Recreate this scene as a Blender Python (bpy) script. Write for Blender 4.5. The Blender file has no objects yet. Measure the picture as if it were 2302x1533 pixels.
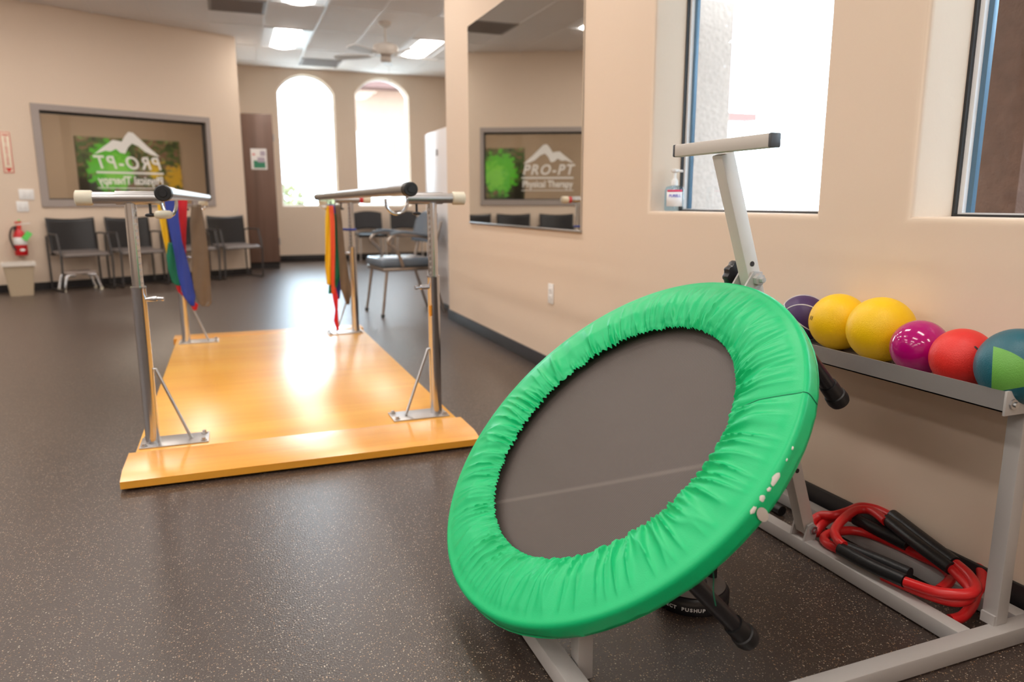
import bpy, bmesh, math, random
from mathutils import Vector, Matrix, Euler, noise
from math import sin, cos, pi, radians
C = bpy.context.scene.collection
SC = bpy.context.scene
V = Vector

# ---------------------------------------------------------------- camera
F_PX, PX, PY, HC = 1638.52, 1151.0, 766.5, 0.97          # focal length in pixels of the 2302 x 1533 frame, eye height
RM = Matrix(((0.933497, -0.358584, -0.000925), (-0.068101, -0.174753, -0.982254), (0.352059, 0.916995, -0.187551)))
CAM = V((0, 0, HC))
cd = bpy.data.cameras.new('camera'); cam = bpy.data.objects.new('camera', cd); C.objects.link(cam)
rx, ry, rz = RM[0], RM[1], RM[2]
cam.matrix_world = Matrix(((rx[0], -ry[0], -rz[0], 0), (rx[1], -ry[1], -rz[1], 0), (rx[2], -ry[2], -rz[2], HC), (0, 0, 0, 1)))
cd.sensor_width = 36; cd.sensor_fit = 'HORIZONTAL'; cd.lens = F_PX / 2302 * 36
cd.clip_start = 0.05; cd.clip_end = 200
cd.dof.use_dof = True; cd.dof.focus_distance = 1.72; cd.dof.aperture_fstop = 2.8
SC.camera = cam

# ---------------------------------------------------------------- sky, exposure
LAMP = 18.0       # radiance of the ceiling lamps
SKY = 17.0         # radiance of the overcast-bright sky
w = bpy.data.worlds.new('sky'); SC.world = w; w.use_nodes = True
bg = w.node_tree.nodes['Background']; bg.inputs[0].default_value = (0.68, 0.85, 1.0, 1); bg.inputs[1].default_value = SKY
vs = SC.view_settings
vs.view_transform = 'Standard'; vs.look = 'None'; vs.exposure = 0.0; vs.gamma = 1.0; vs.use_curve_mapping = False

# ---------------------------------------------------------------- helpers
def ray(x, y):
    return RM.transposed() @ V(((x - PX) / F_PX, (y - PY) / F_PX, 1))
def onz(x, y, z=0):
    d = ray(x, y); return CAM + d * ((z - HC) / d.z)
def onx(x, y, X):
    d = ray(x, y); return CAM + d * (X / d.x)
def ony(x, y, Y):
    d = ray(x, y); return CAM + d * (Y / d.y)

MATS = {}
def mat(name, col, rough=0.5, metal=0.0, spec=0.5, bump=0, bscale=50, var=0, vscale=8, coat=0, sheen=0, emit=None, trans=0, detail=4):
    m = bpy.data.materials.new(name); m.use_nodes = True; MATS[name] = m
    nt = m.node_tree; b = nt.nodes['Principled BSDF']
    b.inputs['Base Color'].default_value = (*col, 1); b.inputs['Roughness'].default_value = rough
    b.inputs['Metallic'].default_value = metal; b.inputs['Specular IOR Level'].default_value = spec
    b.inputs['Coat Weight'].default_value = coat; b.inputs['Sheen Weight'].default_value = sheen
    b.inputs['Transmission Weight'].default_value = trans
    if emit: b.inputs['Emission Color'].default_value = (*emit[:3], 1); b.inputs['Emission Strength'].default_value = emit[3]
    if bump or var:
        tc = nt.nodes.new('ShaderNodeTexCoord')
    if bump:
        n = nt.nodes.new('ShaderNodeTexNoise'); n.inputs['Scale'].default_value = bscale; n.inputs['Detail'].default_value = detail
        bp = nt.nodes.new('ShaderNodeBump'); bp.inputs['Strength'].default_value = bump; bp.inputs['Distance'].default_value = 0.01
        nt.links.new(tc.outputs['Object'], n.inputs['Vector']); nt.links.new(n.outputs[0], bp.inputs['Height']); nt.links.new(bp.outputs[0], b.inputs['Normal'])
    if var:
        n = nt.nodes.new('ShaderNodeTexNoise'); n.inputs['Scale'].default_value = vscale; n.inputs['Detail'].default_value = 5
        r = nt.nodes.new('ShaderNodeMix'); r.data_type = 'RGBA'
        r.inputs[6].default_value = (*[c * (1 - var) for c in col], 1); r.inputs[7].default_value = (*[min(1, c * (1 + var)) for c in col], 1)
        nt.links.new(tc.outputs['Object'], n.inputs['Vector']); nt.links.new(n.outputs[0], r.inputs[0]); nt.links.new(r.outputs[2], b.inputs['Base Color'])
    return m

class MB:
    """collects shapes and links them as ONE mesh object"""
    def __init__(s): s.b = bmesh.new()
    def _new(s, verts, faces):
        vs_ = [s.b.verts.new(v) for v in verts]
        out = []
        for f in faces:
            try: out.append(s.b.faces.new([vs_[i] for i in f]))
            except ValueError: pass
        return vs_, out
    def box(s, lo, hi, bev=0, M=None, seg=2):
        x0, y0, z0 = lo; x1, y1, z1 = hi
        v = [V(p) for p in ((x0, y0, z0), (x1, y0, z0), (x1, y1, z0), (x0, y1, z0), (x0, y0, z1), (x1, y0, z1), (x1, y1, z1), (x0, y1, z1))]
        if M: v = [M @ p for p in v]
        vs_, fs = s._new(v, ((0, 3, 2, 1), (4, 5, 6, 7), (0, 1, 5, 4), (1, 2, 6, 5), (2, 3, 7, 6), (3, 0, 4, 7)))
        if bev:
            es = list({e for f in fs for e in f.edges})
            bmesh.ops.bevel(s.b, geom=es, offset=bev, segments=seg, profile=0.5, affect='EDGES')
        return s
    def beam(s, p0, p1, w_, h, up=V((0, 0, 1)), bev=0.003):
        p0 = V(p0); p1 = V(p1); d = (p1 - p0); L = d.length; d.normalize()
        x = d.cross(V(up));
        if x.length < 1e-4: x = d.cross(V((0, 1, 0)))
        x.normalize(); z = x.cross(d)
        M = Matrix(((x.x, d.x, z.x, p0.x), (x.y, d.y, z.y, p0.y), (x.z, d.z, z.z, p0.z), (0, 0, 0, 1)))
        return s.box((-w_ / 2, 0, -h / 2), (w_ / 2, L, h / 2), bev, M)
    def tube(s, pts, r, n=12, closed=False, cap=True, ref=None):
        pts = [V(p) for p in pts]; N = len(pts); rings = []
        rr = r if isinstance(r, (list, tuple)) else [r] * N
        prev = None
        for i in range(N):
            if closed: t = pts[(i + 1) % N] - pts[i - 1]
            else: t = pts[min(i + 1, N - 1)] - pts[max(i - 1, 0)]
            if t.length < 1e-9: t = V((0, 0, 1))
            t.normalize()
            if prev is None:
                a = t.cross(V((0, 0, 1)));
                if a.length < 0.1: a = t.cross(V((1, 0, 0)))
            else:
                a = prev - t * prev.dot(t)
                if a.length < 1e-6: a = t.cross(V((1, 0, 0)))
            a.normalize(); prev = a; b = t.cross(a)
            rings.append([s.b.verts.new(pts[i] + (a * cos(2 * pi * k / n) + b * sin(2 * pi * k / n)) * rr[i]) for k in range(n)])
        M = N if closed else N - 1
        for i in range(M):
            A = rings[i]; B = rings[(i + 1) % N]
            off = 0
            if closed and i == N - 1:
                off = min(range(n), key=lambda o: sum((A[k].co - B[(k + o) % n].co).length for k in range(0, n, 3)))
            for k in range(n):
                s.b.faces.new((A[k], A[(k + 1) % n], B[(k + 1 + off) % n], B[(k + off) % n]))
        if cap and not closed:
            s.b.faces.new(rings[0][::-1]); s.b.faces.new(rings[-1])
        return s
    def cyl(s, p0, p1, r, n=20, r1=None): return s.tube([p0, p1], [r, r if r1 is None else r1], n)
    def lathe(s, prof, o=(0, 0, 0), axis=(0, 0, 1), n=32, M=None):
        o = V(o); az = V(axis).normalized(); ax = az.orthogonal().normalized(); ay = az.cross(ax); rings = []
        for r, h in prof:
            if r < 1e-6: rings.append([s.b.verts.new(o + az * h)])
            else: rings.append([s.b.verts.new(o + az * h + (ax * cos(2 * pi * k / n) + ay * sin(2 * pi * k / n)) * r) for k in range(n)])
        for A, B in zip(rings, rings[1:]):
            for k in range(n):
                k2 = (k + 1) % n
                if len(A) == 1 and len(B) == 1: continue
                if len(A) == 1: s.b.faces.new((A[0], B[k2], B[k]))
                elif len(B) == 1: s.b.faces.new((A[k], A[k2], B[0]))
                else: s.b.faces.new((A[k], A[k2], B[k2], B[k]))
        for R, fl in ((rings[0], True), (rings[-1], False)):
            if len(R) > 2: s.b.faces.new(R[::-1] if fl else R)
        return s
    def sphere(s, c, r, n=32, sc=(1, 1, 1)):
        m = n // 2
        res = bmesh.ops.create_uvsphere(s.b, u_segments=n, v_segments=m, radius=r)
        for v in res['verts']: v.co = V((v.co.x * sc[0], v.co.y * sc[1], v.co.z * sc[2])) + V(c)
        return s
    def poly(s, outline, holes, fn, depth, bev=0, seg=4):
        """flat plate with holes: outline and holes in (s, z), fn maps (s, z, depth) to a point"""
        loops = []; es = []; hole_pts = []
        for L in [outline] + list(holes):
            vs_ = [s.b.verts.new(V((a, b, 0))) for a, b in L]
            es += [s.b.edges.new((vs_[i], vs_[(i + 1) % len(vs_)])) for i in range(len(vs_))]; loops.append(vs_)
        r = bmesh.ops.triangle_fill(s.b, use_beauty=True, use_dissolve=False, edges=es, normal=(0, 0, 1))
        faces = [g for g in r['geom'] if isinstance(g, bmesh.types.BMFace)]
        r = bmesh.ops.extrude_face_region(s.b, geom=faces, use_keep_orig=True)
        nv = [g for g in r['geom'] if isinstance(g, bmesh.types.BMVert)]
        for v in nv: v.co.z = depth
        front = set(v for L in loops[1:] for v in L)
        be = [e for e in s.b.edges if e.verts[0] in front and e.verts[1] in front and len(e.link_faces) == 2 and abs(e.link_faces[0].normal.dot(e.link_faces[1].normal)) < 0.9]
        s.b.normal_update()
        be = [e for e in s.b.edges if e.verts[0] in front and e.verts[1] in front and len(e.link_faces) == 2 and any(abs(f.normal.z) < 0.5 for f in e.link_faces)]
        if bev and be: bmesh.ops.bevel(s.b, geom=be, offset=bev, segments=seg, profile=0.5, affect='EDGES')
        for v in s.b.verts: v.co = V(fn(v.co.x, v.co.y, v.co.z))
        return s
    def prism(s, pts, fn, d0, d1):
        n = len(pts)
        A = [s.b.verts.new(V(fn(a, b, d0))) for a, b in pts]; B = [s.b.verts.new(V(fn(a, b, d1))) for a, b in pts]
        s.b.faces.new(A[::-1]); s.b.faces.new(B)
        for i in range(n): s.b.faces.new((A[i], A[(i + 1) % n], B[(i + 1) % n], B[i]))
        return s
    def grid(s, nu, nv, fn, closed_u=False):
        R = [[s.b.verts.new(V(fn(i / (nu if closed_u else nu - 1), j / (nv - 1)))) for j in range(nv)] for i in range(nu)]
        for i in range(nu if closed_u else nu - 1):
            for j in range(nv - 1):
                s.b.faces.new((R[i][j], R[(i + 1) % nu][j], R[(i + 1) % nu][j + 1], R[i][j + 1]))
        return s
    def build(s, name, m, parent=None, off=None, smooth=40, thick=0):
        me = bpy.data.meshes.new(name)
        bmesh.ops.recalc_face_normals(s.b, faces=s.b.faces)
        if off is not None:
            for v in s.b.verts: v.co -= V(off)
        for f in s.b.faces: f.smooth = True
        s.b.to_mesh(me); s.b.free()
        me.set_sharp_from_angle(angle=radians(smooth))
        me.materials.append(m if not isinstance(m, str) else MATS[m])
        o = bpy.data.objects.new(name, me); C.objects.link(o)
        if parent: o.parent = parent
        if thick:
            md = o.modifiers.new('thickness', 'SOLIDIFY'); md.thickness = thick; md.offset = 0
        return o
def tag(o, label, cat, group=None, kind=None):
    o['label'] = label; o['category'] = cat
    if group: o['group'] = group
    if kind: o['kind'] = kind
    return o
def thing(name, label, cat, loc=(0, 0, 0), rz=0, group=None):
    o = bpy.data.objects.new(name, None); C.objects.link(o); o.location = loc; o.rotation_euler = (0, 0, rz); o.empty_display_size = 0.1
    return tag(o, label, cat, group)
def struct(mb, name, m, parent=None, **k):
    o = mb.build(name, m, parent, **k)
    if not parent: o['kind'] = 'structure'
    return o
def copy_tree(o, parent=None):
    c = o.copy(); C.objects.link(c)
    if parent: c.parent = parent
    for ch in list(o.children): copy_tree(ch, c)
    return c
def bez(pts, n=8, closed=False):
    """Catmull-Rom through points"""
    P = [V(p) for p in pts]; N = len(P); out = []
    for i in range(N if closed else N - 1):
        if closed: a, b, c, d = P[i - 1], P[i], P[(i + 1) % N], P[(i + 2) % N]
        else: a, b, c, d = P[max(i - 1, 0)], P[i], P[i + 1], P[min(i + 2, N - 1)]
        for k in range(n):
            t = k / n
            out.append(0.5 * ((2 * b) + (c - a) * t + (2 * a - 5 * b + 4 * c - d) * t * t + (3 * b - a - 3 * c + d) * t ** 3))
    if not closed: out.append(P[-1])
    return out
def fillet(pts, r, n=6):
    P = [V(p) for p in pts]; out = [P[0]]
    for i in range(1, len(P) - 1):
        a = (P[i - 1] - P[i]); b = (P[i + 1] - P[i]); q = min(r, a.length * .45, b.length * .45)
        p0 = P[i] + a.normalized() * q; p1 = P[i] + b.normalized() * q
        for k in range(n + 1):
            t = k / n; out.append(p0 * (1 - t) ** 2 + P[i] * 2 * t * (1 - t) + p1 * t * t)
    out.append(P[-1]); return out
def text_obj(name, body, size, m, M, parent=None, extrude=0.0006, bold=0.0, shear=0.0, mirror=False, align='CENTER', xscale=1.0, spacing=1.0):
    cu = bpy.data.curves.new(name, 'FONT'); cu.body = body; cu.size = size; cu.extrude = extrude; cu.offset = bold; cu.shear = shear
    cu.space_character = spacing; cu.align_x = align; cu.align_y = 'CENTER'; cu.resolution_u = 4
    t = bpy.data.objects.new(name, cu); C.objects.link(t); bpy.context.view_layer.update()
    me = bpy.data.meshes.new_from_object(t.evaluated_get(bpy.context.evaluated_depsgraph_get()))
    bpy.data.objects.remove(t); bpy.data.curves.remove(cu)
    S = Matrix.Diagonal((-xscale if mirror else xscale, 1, 1, 1)); me.transform(M @ S)
    if mirror: me.flip_normals()
    me.materials.clear(); me.materials.append(MATS[m]); me.name = name
    o = bpy.data.objects.new(name, me); C.objects.link(o)
    if parent: o.parent = parent
    return o
def frame_M(o, x, y, z=None):
    o = V(o); x = V(x).normalized(); y = V(y).normalized(); z = x.cross(y) if z is None else V(z)
    return Matrix(((x.x, y.x, z.x, o.x), (x.y, y.y, z.y, o.y), (x.z, y.z, z.z, o.z), (0, 0, 0, 1)))

# ---------------------------------------------------------------- materials
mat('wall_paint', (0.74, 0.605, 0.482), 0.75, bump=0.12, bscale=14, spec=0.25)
mat('tile_white', (0.90, 0.86, 0.84), 0.9, bump=0.25, bscale=160, spec=0.1, var=0.05, vscale=1.3)
mat('grid_white', (0.86, 0.83, 0.81), 0.5)
mat('rubber_base', (0.018, 0.016, 0.017), 0.45)
mat('grey_paint', (0.36, 0.31, 0.285), 0.5)
mat('window_alu', (0.10, 0.19, 0.28), 0.4, metal=0.2)
mat('window_dark', (0.02, 0.022, 0.025), 0.4)
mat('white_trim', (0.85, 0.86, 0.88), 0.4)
mat('stucco_light', (0.25, 0.185, 0.15), 0.95, bump=0.9, bscale=30, var=0.25, vscale=25)
mat('stucco_shaded', (0.17, 0.085, 0.058), 0.95, bump=0.9, bscale=40, var=0.3, vscale=14)  # shade on the porch pillar put into a darker stucco colour
mat('stucco_sky_block', (0.30, 0.25, 0.25), 0.95)
mat('stucco_pink', (0.26, 0.155, 0.11), 0.95, bump=0.5, bscale=30, var=0.1)
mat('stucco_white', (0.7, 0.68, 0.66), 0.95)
mat('roof_tile', (0.10, 0.045, 0.036), 0.8)
mat('paving_dim', (0.22, 0.23, 0.25), 0.9)
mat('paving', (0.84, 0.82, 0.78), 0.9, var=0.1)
mat('bush', (0.26, 0.26, 0.14), 0.8, var=0.5, vscale=20)
mat('bark', (0.10, 0.07, 0.05), 0.9)
mat('chrome', (0.62, 0.63, 0.66), 0.16, metal=1)
mat('steel_dull', (0.50, 0.50, 0.51), 0.34, metal=1)
mat('plate_steel', (0.55, 0.53, 0.52), 0.38, metal=0.9)
mat('black_rubber', (0.012, 0.012, 0.014), 0.45)
mat('black_plastic', (0.016, 0.016, 0.02), 0.30)
mat('cream_cap', (0.72, 0.66, 0.52), 0.5)
mat('orange_label', (0.85, 0.33, 0.02), 0.5)
mat('red_ring', (0.6, 0.02, 0.03), 0.5)
mat('brass', (0.7, 0.42, 0.15), 0.35, metal=0.8)
mat('powder_coat', (0.46, 0.44, 0.43), 0.42, bump=0.05, bscale=400)
mat('handle_coat', (0.60, 0.56, 0.52), 0.4)
mat('foam_black', (0.011, 0.011, 0.013), 0.42, bump=0.1, bscale=200)
mat('tube_red', (0.66, 0.018, 0.02), 0.33)
mat('tray_steel', (0.24, 0.225, 0.22), 0.4, bump=0.05, bscale=500)
mat('band_yellow', (0.85, 0.52, 0.01), 0.5)
mat('band_green', (0.0, 0.17, 0.09), 0.5)
mat('band_blue', (0.025, 0.055, 0.36), 0.5)
mat('band_red', (0.72, 0.02, 0.035), 0.5)
mat('band_coral', (0.85, 0.11, 0.04), 0.5)
mat('band_brown', (0.16, 0.115, 0.078), 0.4, var=0.2, vscale=12)
mat('chair_black', (0.011, 0.0105, 0.012), 0.34, spec=0.5)
mat('chair_frame', (0.05, 0.045, 0.045), 0.45)
mat('chair_edge', (0.16, 0.135, 0.125), 0.45)
mat('mesh_black', (0.03, 0.03, 0.034), 0.6, bump=0.6, bscale=120)
mat('vinyl_blue', (0.14, 0.18, 0.23), 0.25)
mat('bronze_tube', (0.42, 0.37, 0.33), 0.3, metal=0.85)
mat('bin_beige', (0.50, 0.40, 0.28), 0.5)
mat('liner', (0.75, 0.70, 0.64), 0.35)
mat('ext_red', (0.55, 0.01, 0.015), 0.3)
mat('paper_white', (0.82, 0.81, 0.80), 0.6)
mat('tag_green', (0.14, 0.72, 0.14), 0.6)
mat('sign_cream', (0.85, 0.74, 0.58), 0.5)
mat('sign_red', (0.62, 0.03, 0.02), 0.5)
mat('stool_top', (0.40, 0.33, 0.29), 0.5)
mat('fridge_white', (0.83, 0.81, 0.82), 0.35)
mat('fan_white', (0.66, 0.60, 0.54), 0.4)
mat('outlet_white', (0.86, 0.85, 0.84), 0.35)
mat('vent_grey', (0.33, 0.30, 0.29), 0.6)
mat('decal_white', (0.80, 0.78, 0.74), 0.6)
mat('label_white', (0.8, 0.8, 0.82), 0.4)
mat('label_blue', (0.12, 0.12, 0.55), 0.4)
mat('label_red', (0.75, 0.03, 0.12), 0.4)
mat('print_green', (0.03, 0.22, 0.12), 0.5)
mat('print_mauve', (0.42, 0.36, 0.44), 0.5)
mat('ball_purple', (0.055, 0.022, 0.11), 0.45, bump=0.05, bscale=300)
mat('ball_yellow', (0.97, 0.60, 0.0), 0.42, bump=0.14, bscale=420, detail=1)
mat('ball_magenta', (0.46, 0.002, 0.17), 0.12, coat=0.3)
mat('ball_red', (0.78, 0.028, 0.022), 0.42, bump=0.14, bscale=420, detail=1)
mat('ball_teal', (0.012, 0.115, 0.16), 0.38, bump=0.14, bscale=420, detail=1)
mat('ball_lime', (0.15, 0.42, 0.07), 0.45, bump=0.12, bscale=420, detail=1)
mat('mark_black', (0.02, 0.015, 0.015), 0.5)
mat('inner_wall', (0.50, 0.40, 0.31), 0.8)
mat('wear_white', (0.80, 0.76, 0.70), 0.7)
mat('seam_green', (0.0, 0.12, 0.06), 0.6)
mat('plug_grey', (0.075, 0.08, 0.09), 0.45)
mat('frame_blue', (0.08, 0.50, 0.66), 0.35)

def glass(name, tint, refl=1.0, ior=1.5):
    m = bpy.data.materials.new(name); m.use_nodes = True; MATS[name] = m; nt = m.node_tree; nt.nodes.clear()
    o = nt.nodes.new('ShaderNodeOutputMaterial'); t = nt.nodes.new('ShaderNodeBsdfTransparent'); g = nt.nodes.new('ShaderNodeBsdfGlossy')
    t.inputs[0].default_value = (*tint, 1); g.inputs['Roughness'].default_value = 0.0
    f = nt.nodes.new('ShaderNodeFresnel'); f.inputs[0].default_value = ior
    mx = nt.nodes.new('ShaderNodeMixShader'); mu = nt.nodes.new('ShaderNodeMath'); mu.operation = 'MULTIPLY'; mu.inputs[1].default_value = refl
    ge = nt.nodes.new('ShaderNodeNewGeometry'); iv = nt.nodes.new('ShaderNodeMath'); iv.operation = 'SUBTRACT'; iv.inputs[0].default_value = 1.0
    m2 = nt.nodes.new('ShaderNodeMath'); m2.operation = 'MULTIPLY'                    # the far face of a sheet does not trap the light
    nt.links.new(ge.outputs['Backfacing'], iv.inputs[1]); nt.links.new(f.outputs[0], m2.inputs[0]); nt.links.new(iv.outputs[0], m2.inputs[1])
    nt.links.new(m2.outputs[0], mu.inputs[0]); nt.links.new(mu.outputs[0], mx.inputs[0]); nt.links.new(t.outputs[0], mx.inputs[1]); nt.links.new(g.outputs[0], mx.inputs[2]); nt.links.new(mx.outputs[0], o.inputs[0])
glass('pane_clear', (0.93, 0.95, 0.95))
glass('pane_office', (0.80, 0.78, 0.75), 1.3)
glass('bottle_clear', (0.72, 0.86, 0.95), 1.0)

def emission(name, col, s):
    m = bpy.data.materials.new(name); m.use_nodes = True; MATS[name] = m; b = m.node_tree.nodes['Principled BSDF']
    b.inputs['Base Color'].default_value = (0.8, 0.8, 0.8, 1); b.inputs['Emission Color'].default_value = (*col, 1); b.inputs['Emission Strength'].default_value = s
emission('lamp_glow', (1.0, 0.93, 0.86), LAMP)
emission('lamp_office', (1.0, 0.90, 0.78), 130.0)

def mirror_mat():
    m = bpy.data.materials.new('mirror_silver'); m.use_nodes = True; MATS['mirror_silver'] = m; b = m.node_tree.nodes['Principled BSDF']
    b.inputs['Base Color'].default_value = (0.80, 0.80, 0.77, 1); b.inputs['Metallic'].default_value = 1; b.inputs['Roughness'].default_value = 0.0
mirror_mat()

def floor_mat():
    m = bpy.data.materials.new('fleck_rubber'); m.use_nodes = True; MATS['fleck_rubber'] = m; nt = m.node_tree; b = nt.nodes['Principled BSDF']; N = nt.nodes; L = nt.links
    tc = N.new('ShaderNodeTexCoord')
    def flecks(scale, size, dens):
        v = N.new('ShaderNodeTexVoronoi'); v.inputs['Scale'].default_value = scale; v.inputs['Randomness'].default_value = 1
        L.new(tc.outputs['Object'], v.inputs['Vector'])
        a = N.new('ShaderNodeMath'); a.operation = 'LESS_THAN'; a.inputs[1].default_value = size; L.new(v.outputs['Distance'], a.inputs[0])
        s_ = N.new('ShaderNodeSeparateColor'); L.new(v.outputs['Color'], s_.inputs[0])
        c = N.new('ShaderNodeMath'); c.operation = 'GREATER_THAN'; c.inputs[1].default_value = 1 - dens; L.new(s_.outputs[0], c.inputs[0])
        p = N.new('ShaderNodeMath'); p.operation = 'MULTIPLY'; L.new(a.outputs[0], p.inputs[0]); L.new(c.outputs[0], p.inputs[1])
        return p.outputs[0], s_.outputs[1]
    f1, h1 = flecks(165, 0.27, 0.40); f2, h2 = flecks(300, 0.26, 0.26)
    mx = N.new('ShaderNodeMath'); mx.operation = 'MAXIMUM'; L.new(f1, mx.inputs[0]); L.new(f2, mx.inputs[1])
    r = N.new('ShaderNodeValToRGB'); r.color_ramp.elements[0].color = (0.30, 0.15, 0.06, 1); r.color_ramp.elements[1].color = (0.50, 0.44, 0.36, 1); L.new(h1, r.inputs[0])
    n = N.new('ShaderNodeTexNoise'); n.inputs['Scale'].default_value = 1.6; n.inputs['Detail'].default_value = 6; L.new(tc.outputs['Object'], n.inputs['Vector'])
    base = N.new('ShaderNodeMix'); base.data_type = 'RGBA'; base.inputs[6].default_value = (0.040, 0.0275, 0.0225, 1); base.inputs[7].default_value = (0.060, 0.042, 0.035, 1); L.new(n.outputs[0], base.inputs[0])
    c = N.new('ShaderNodeMix'); c.data_type = 'RGBA'; L.new(mx.outputs[0], c.inputs[0]); L.new(base.outputs[2], c.inputs[6]); L.new(r.outputs[0], c.inputs[7])
    L.new(c.outputs[2], b.inputs['Base Color'])
    b.inputs['Roughness'].default_value = 0.30; b.inputs['Specular IOR Level'].default_value = 0.65
    n2 = N.new('ShaderNodeTexNoise'); n2.inputs['Scale'].default_value = 220; n2.inputs['Detail'].default_value = 3; L.new(tc.outputs['Object'], n2.inputs['Vector'])
    bp = N.new('ShaderNodeBump'); bp.inputs['Strength'].default_value = 0.25; bp.inputs['Distance'].default_value = 0.004; L.new(n2.outputs[0], bp.inputs['Height']); L.new(bp.outputs[0], b.inputs['Normal'])
floor_mat()

def wood_mat(name, dark, light, scale, rough, coat, axis='Y'):
    m = bpy.data.materials.new(name); m.use_nodes = True; MATS[name] = m; nt = m.node_tree; b = nt.nodes['Principled BSDF']; N = nt.nodes; L = nt.links
    tc = N.new('ShaderNodeTexCoord'); mp = N.new('ShaderNodeMapping'); L.new(tc.outputs['Object'], mp.inputs[0])
    mp.inputs['Scale'].default_value = {'X': (0.25, 3, 3), 'Y': (3, 0.25, 3), 'Z': (3, 3, 0.2)}[axis]
    n = N.new('ShaderNodeTexNoise'); n.inputs['Scale'].default_value = scale; n.inputs['Detail'].default_value = 7; n.inputs['Distortion'].default_value = 0.8; L.new(mp.outputs[0], n.inputs['Vector'])
    r = N.new('ShaderNodeValToRGB'); r.color_ramp.elements[0].position = 0.3; r.color_ramp.elements[1].position = 0.72
    r.color_ramp.elements[0].color = (*dark, 1); r.color_ramp.elements[1].color = (*light, 1)
    L.new(n.outputs[0], r.inputs[0]); L.new(r.outputs[0], b.inputs['Base Color'])
    b.inputs['Roughness'].default_value = rough; b.inputs['Coat Weight'].default_value = coat; b.inputs['Coat Roughness'].default_value = 0.27; b.inputs['Coat IOR'].default_value = 1.65
wood_mat('maple_ply', (0.86, 0.38, 0.030), (0.97, 0.52, 0.060), 2.2, 0.34, 0.75, 'X')
wood_mat('maple_strip', (0.80, 0.32, 0.020), (0.94, 0.45, 0.042), 4.0, 0.30, 0.75, 'X')
wood_mat('walnut_door', (0.105, 0.058, 0.04), (0.20, 0.115, 0.085), 1.6, 0.45, 0.1, 'Z')

# green pad: the radius and angle of each point come with the mesh as a UV map
def pad_mat():
    m = bpy.data.materials.new('pad_green'); m.use_nodes = True; MATS['pad_green'] = m; nt = m.node_tree; b = nt.nodes['Principled BSDF']; N = nt.nodes; L = nt.links
    b.inputs['Base Color'].default_value = (0.0, 0.53, 0.185, 1); b.inputs['Roughness'].default_value = 0.42; b.inputs['Specular IOR Level'].default_value = 0.45
    b.inputs['Sheen Weight'].default_value = 0.0
    tc = N.new('ShaderNodeTexCoord'); n = N.new('ShaderNodeTexNoise'); n.inputs['Scale'].default_value = 420; n.inputs['Detail'].default_value = 2; L.new(tc.outputs['Object'], n.inputs['Vector'])
    bp = N.new('ShaderNodeBump'); bp.inputs['Strength'].default_value = 0.12; bp.inputs['Distance'].default_value = 0.003; L.new(n.outputs[0], bp.inputs['Height']); L.new(bp.outputs[0], b.inputs['Normal'])
pad_mat()
def mat_mat():
    m = bpy.data.materials.new('woven_mat'); m.use_nodes = True; MATS['woven_mat'] = m; nt = m.node_tree; b = nt.nodes['Principled BSDF']; N = nt.nodes; L = nt.links
    tc = N.new('ShaderNodeTexCoord')
    w1 = N.new('ShaderNodeTexWave'); w1.bands_direction = 'X'; w1.inputs['Scale'].default_value = 110; w2 = N.new('ShaderNodeTexWave'); w2.bands_direction = 'Y'; w2.inputs['Scale'].default_value = 110
    L.new(tc.outputs['Object'], w1.inputs['Vector']); L.new(tc.outputs['Object'], w2.inputs['Vector'])
    mu = N.new('ShaderNodeMath'); mu.operation = 'MULTIPLY'; L.new(w1.outputs['Fac'], mu.inputs[0]); L.new(w2.outputs['Fac'], mu.inputs[1])
    r = N.new('ShaderNodeValToRGB'); r.color_ramp.elements[0].color = (0.06, 0.048, 0.044, 1); r.color_ramp.elements[1].color = (0.17, 0.138, 0.127, 1); r.color_ramp.elements[1].position = 0.7
    L.new(mu.outputs[0], r.inputs[0])
    # a paler sewn stripe across the lower third of the mat
    sp = N.new('ShaderNodeSeparateXYZ'); L.new(tc.outputs['Object'], sp.inputs[0])
    a0 = N.new('ShaderNodeMath'); a0.operation = 'MULTIPLY_ADD'; a0.inputs[1].default_value = -0.70; L.new(sp.outputs['X'], a0.inputs[0]); L.new(sp.outputs['Y'], a0.inputs[2])
    a1 = N.new('ShaderNodeMath'); a1.operation = 'ADD'; a1.inputs[1].default_value = 0.156; L.new(a0.outputs[0], a1.inputs[0])
    a2 = N.new('ShaderNodeMath'); a2.operation = 'ABSOLUTE'; L.new(a1.outputs[0], a2.inputs[0])
    a3 = N.new('ShaderNodeMapRange'); a3.inputs[1].default_value = 0.003; a3.inputs[2].default_value = 0.010; a3.inputs[3].default_value = 0.20; a3.inputs[4].default_value = 0.0; L.new(a2.outputs[0], a3.inputs[0])
    mx = N.new('ShaderNodeMix'); mx.data_type = 'RGBA'; mx.inputs[7].default_value = (0.33, 0.28, 0.26, 1); L.new(a3.outputs[0], mx.inputs[0]); L.new(r.outputs[0], mx.inputs[6])
    L.new(mx.outputs[2], b.inputs['Base Color']); b.inputs['Roughness'].default_value = 0.55
    bp = N.new('ShaderNodeBump'); bp.inputs['Strength'].default_value = 0.3; bp.inputs['Distance'].default_value = 0.001; L.new(mu.outputs[0], bp.inputs['Height']); L.new(bp.outputs[0], b.inputs['Normal'])
mat_mat()
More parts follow.
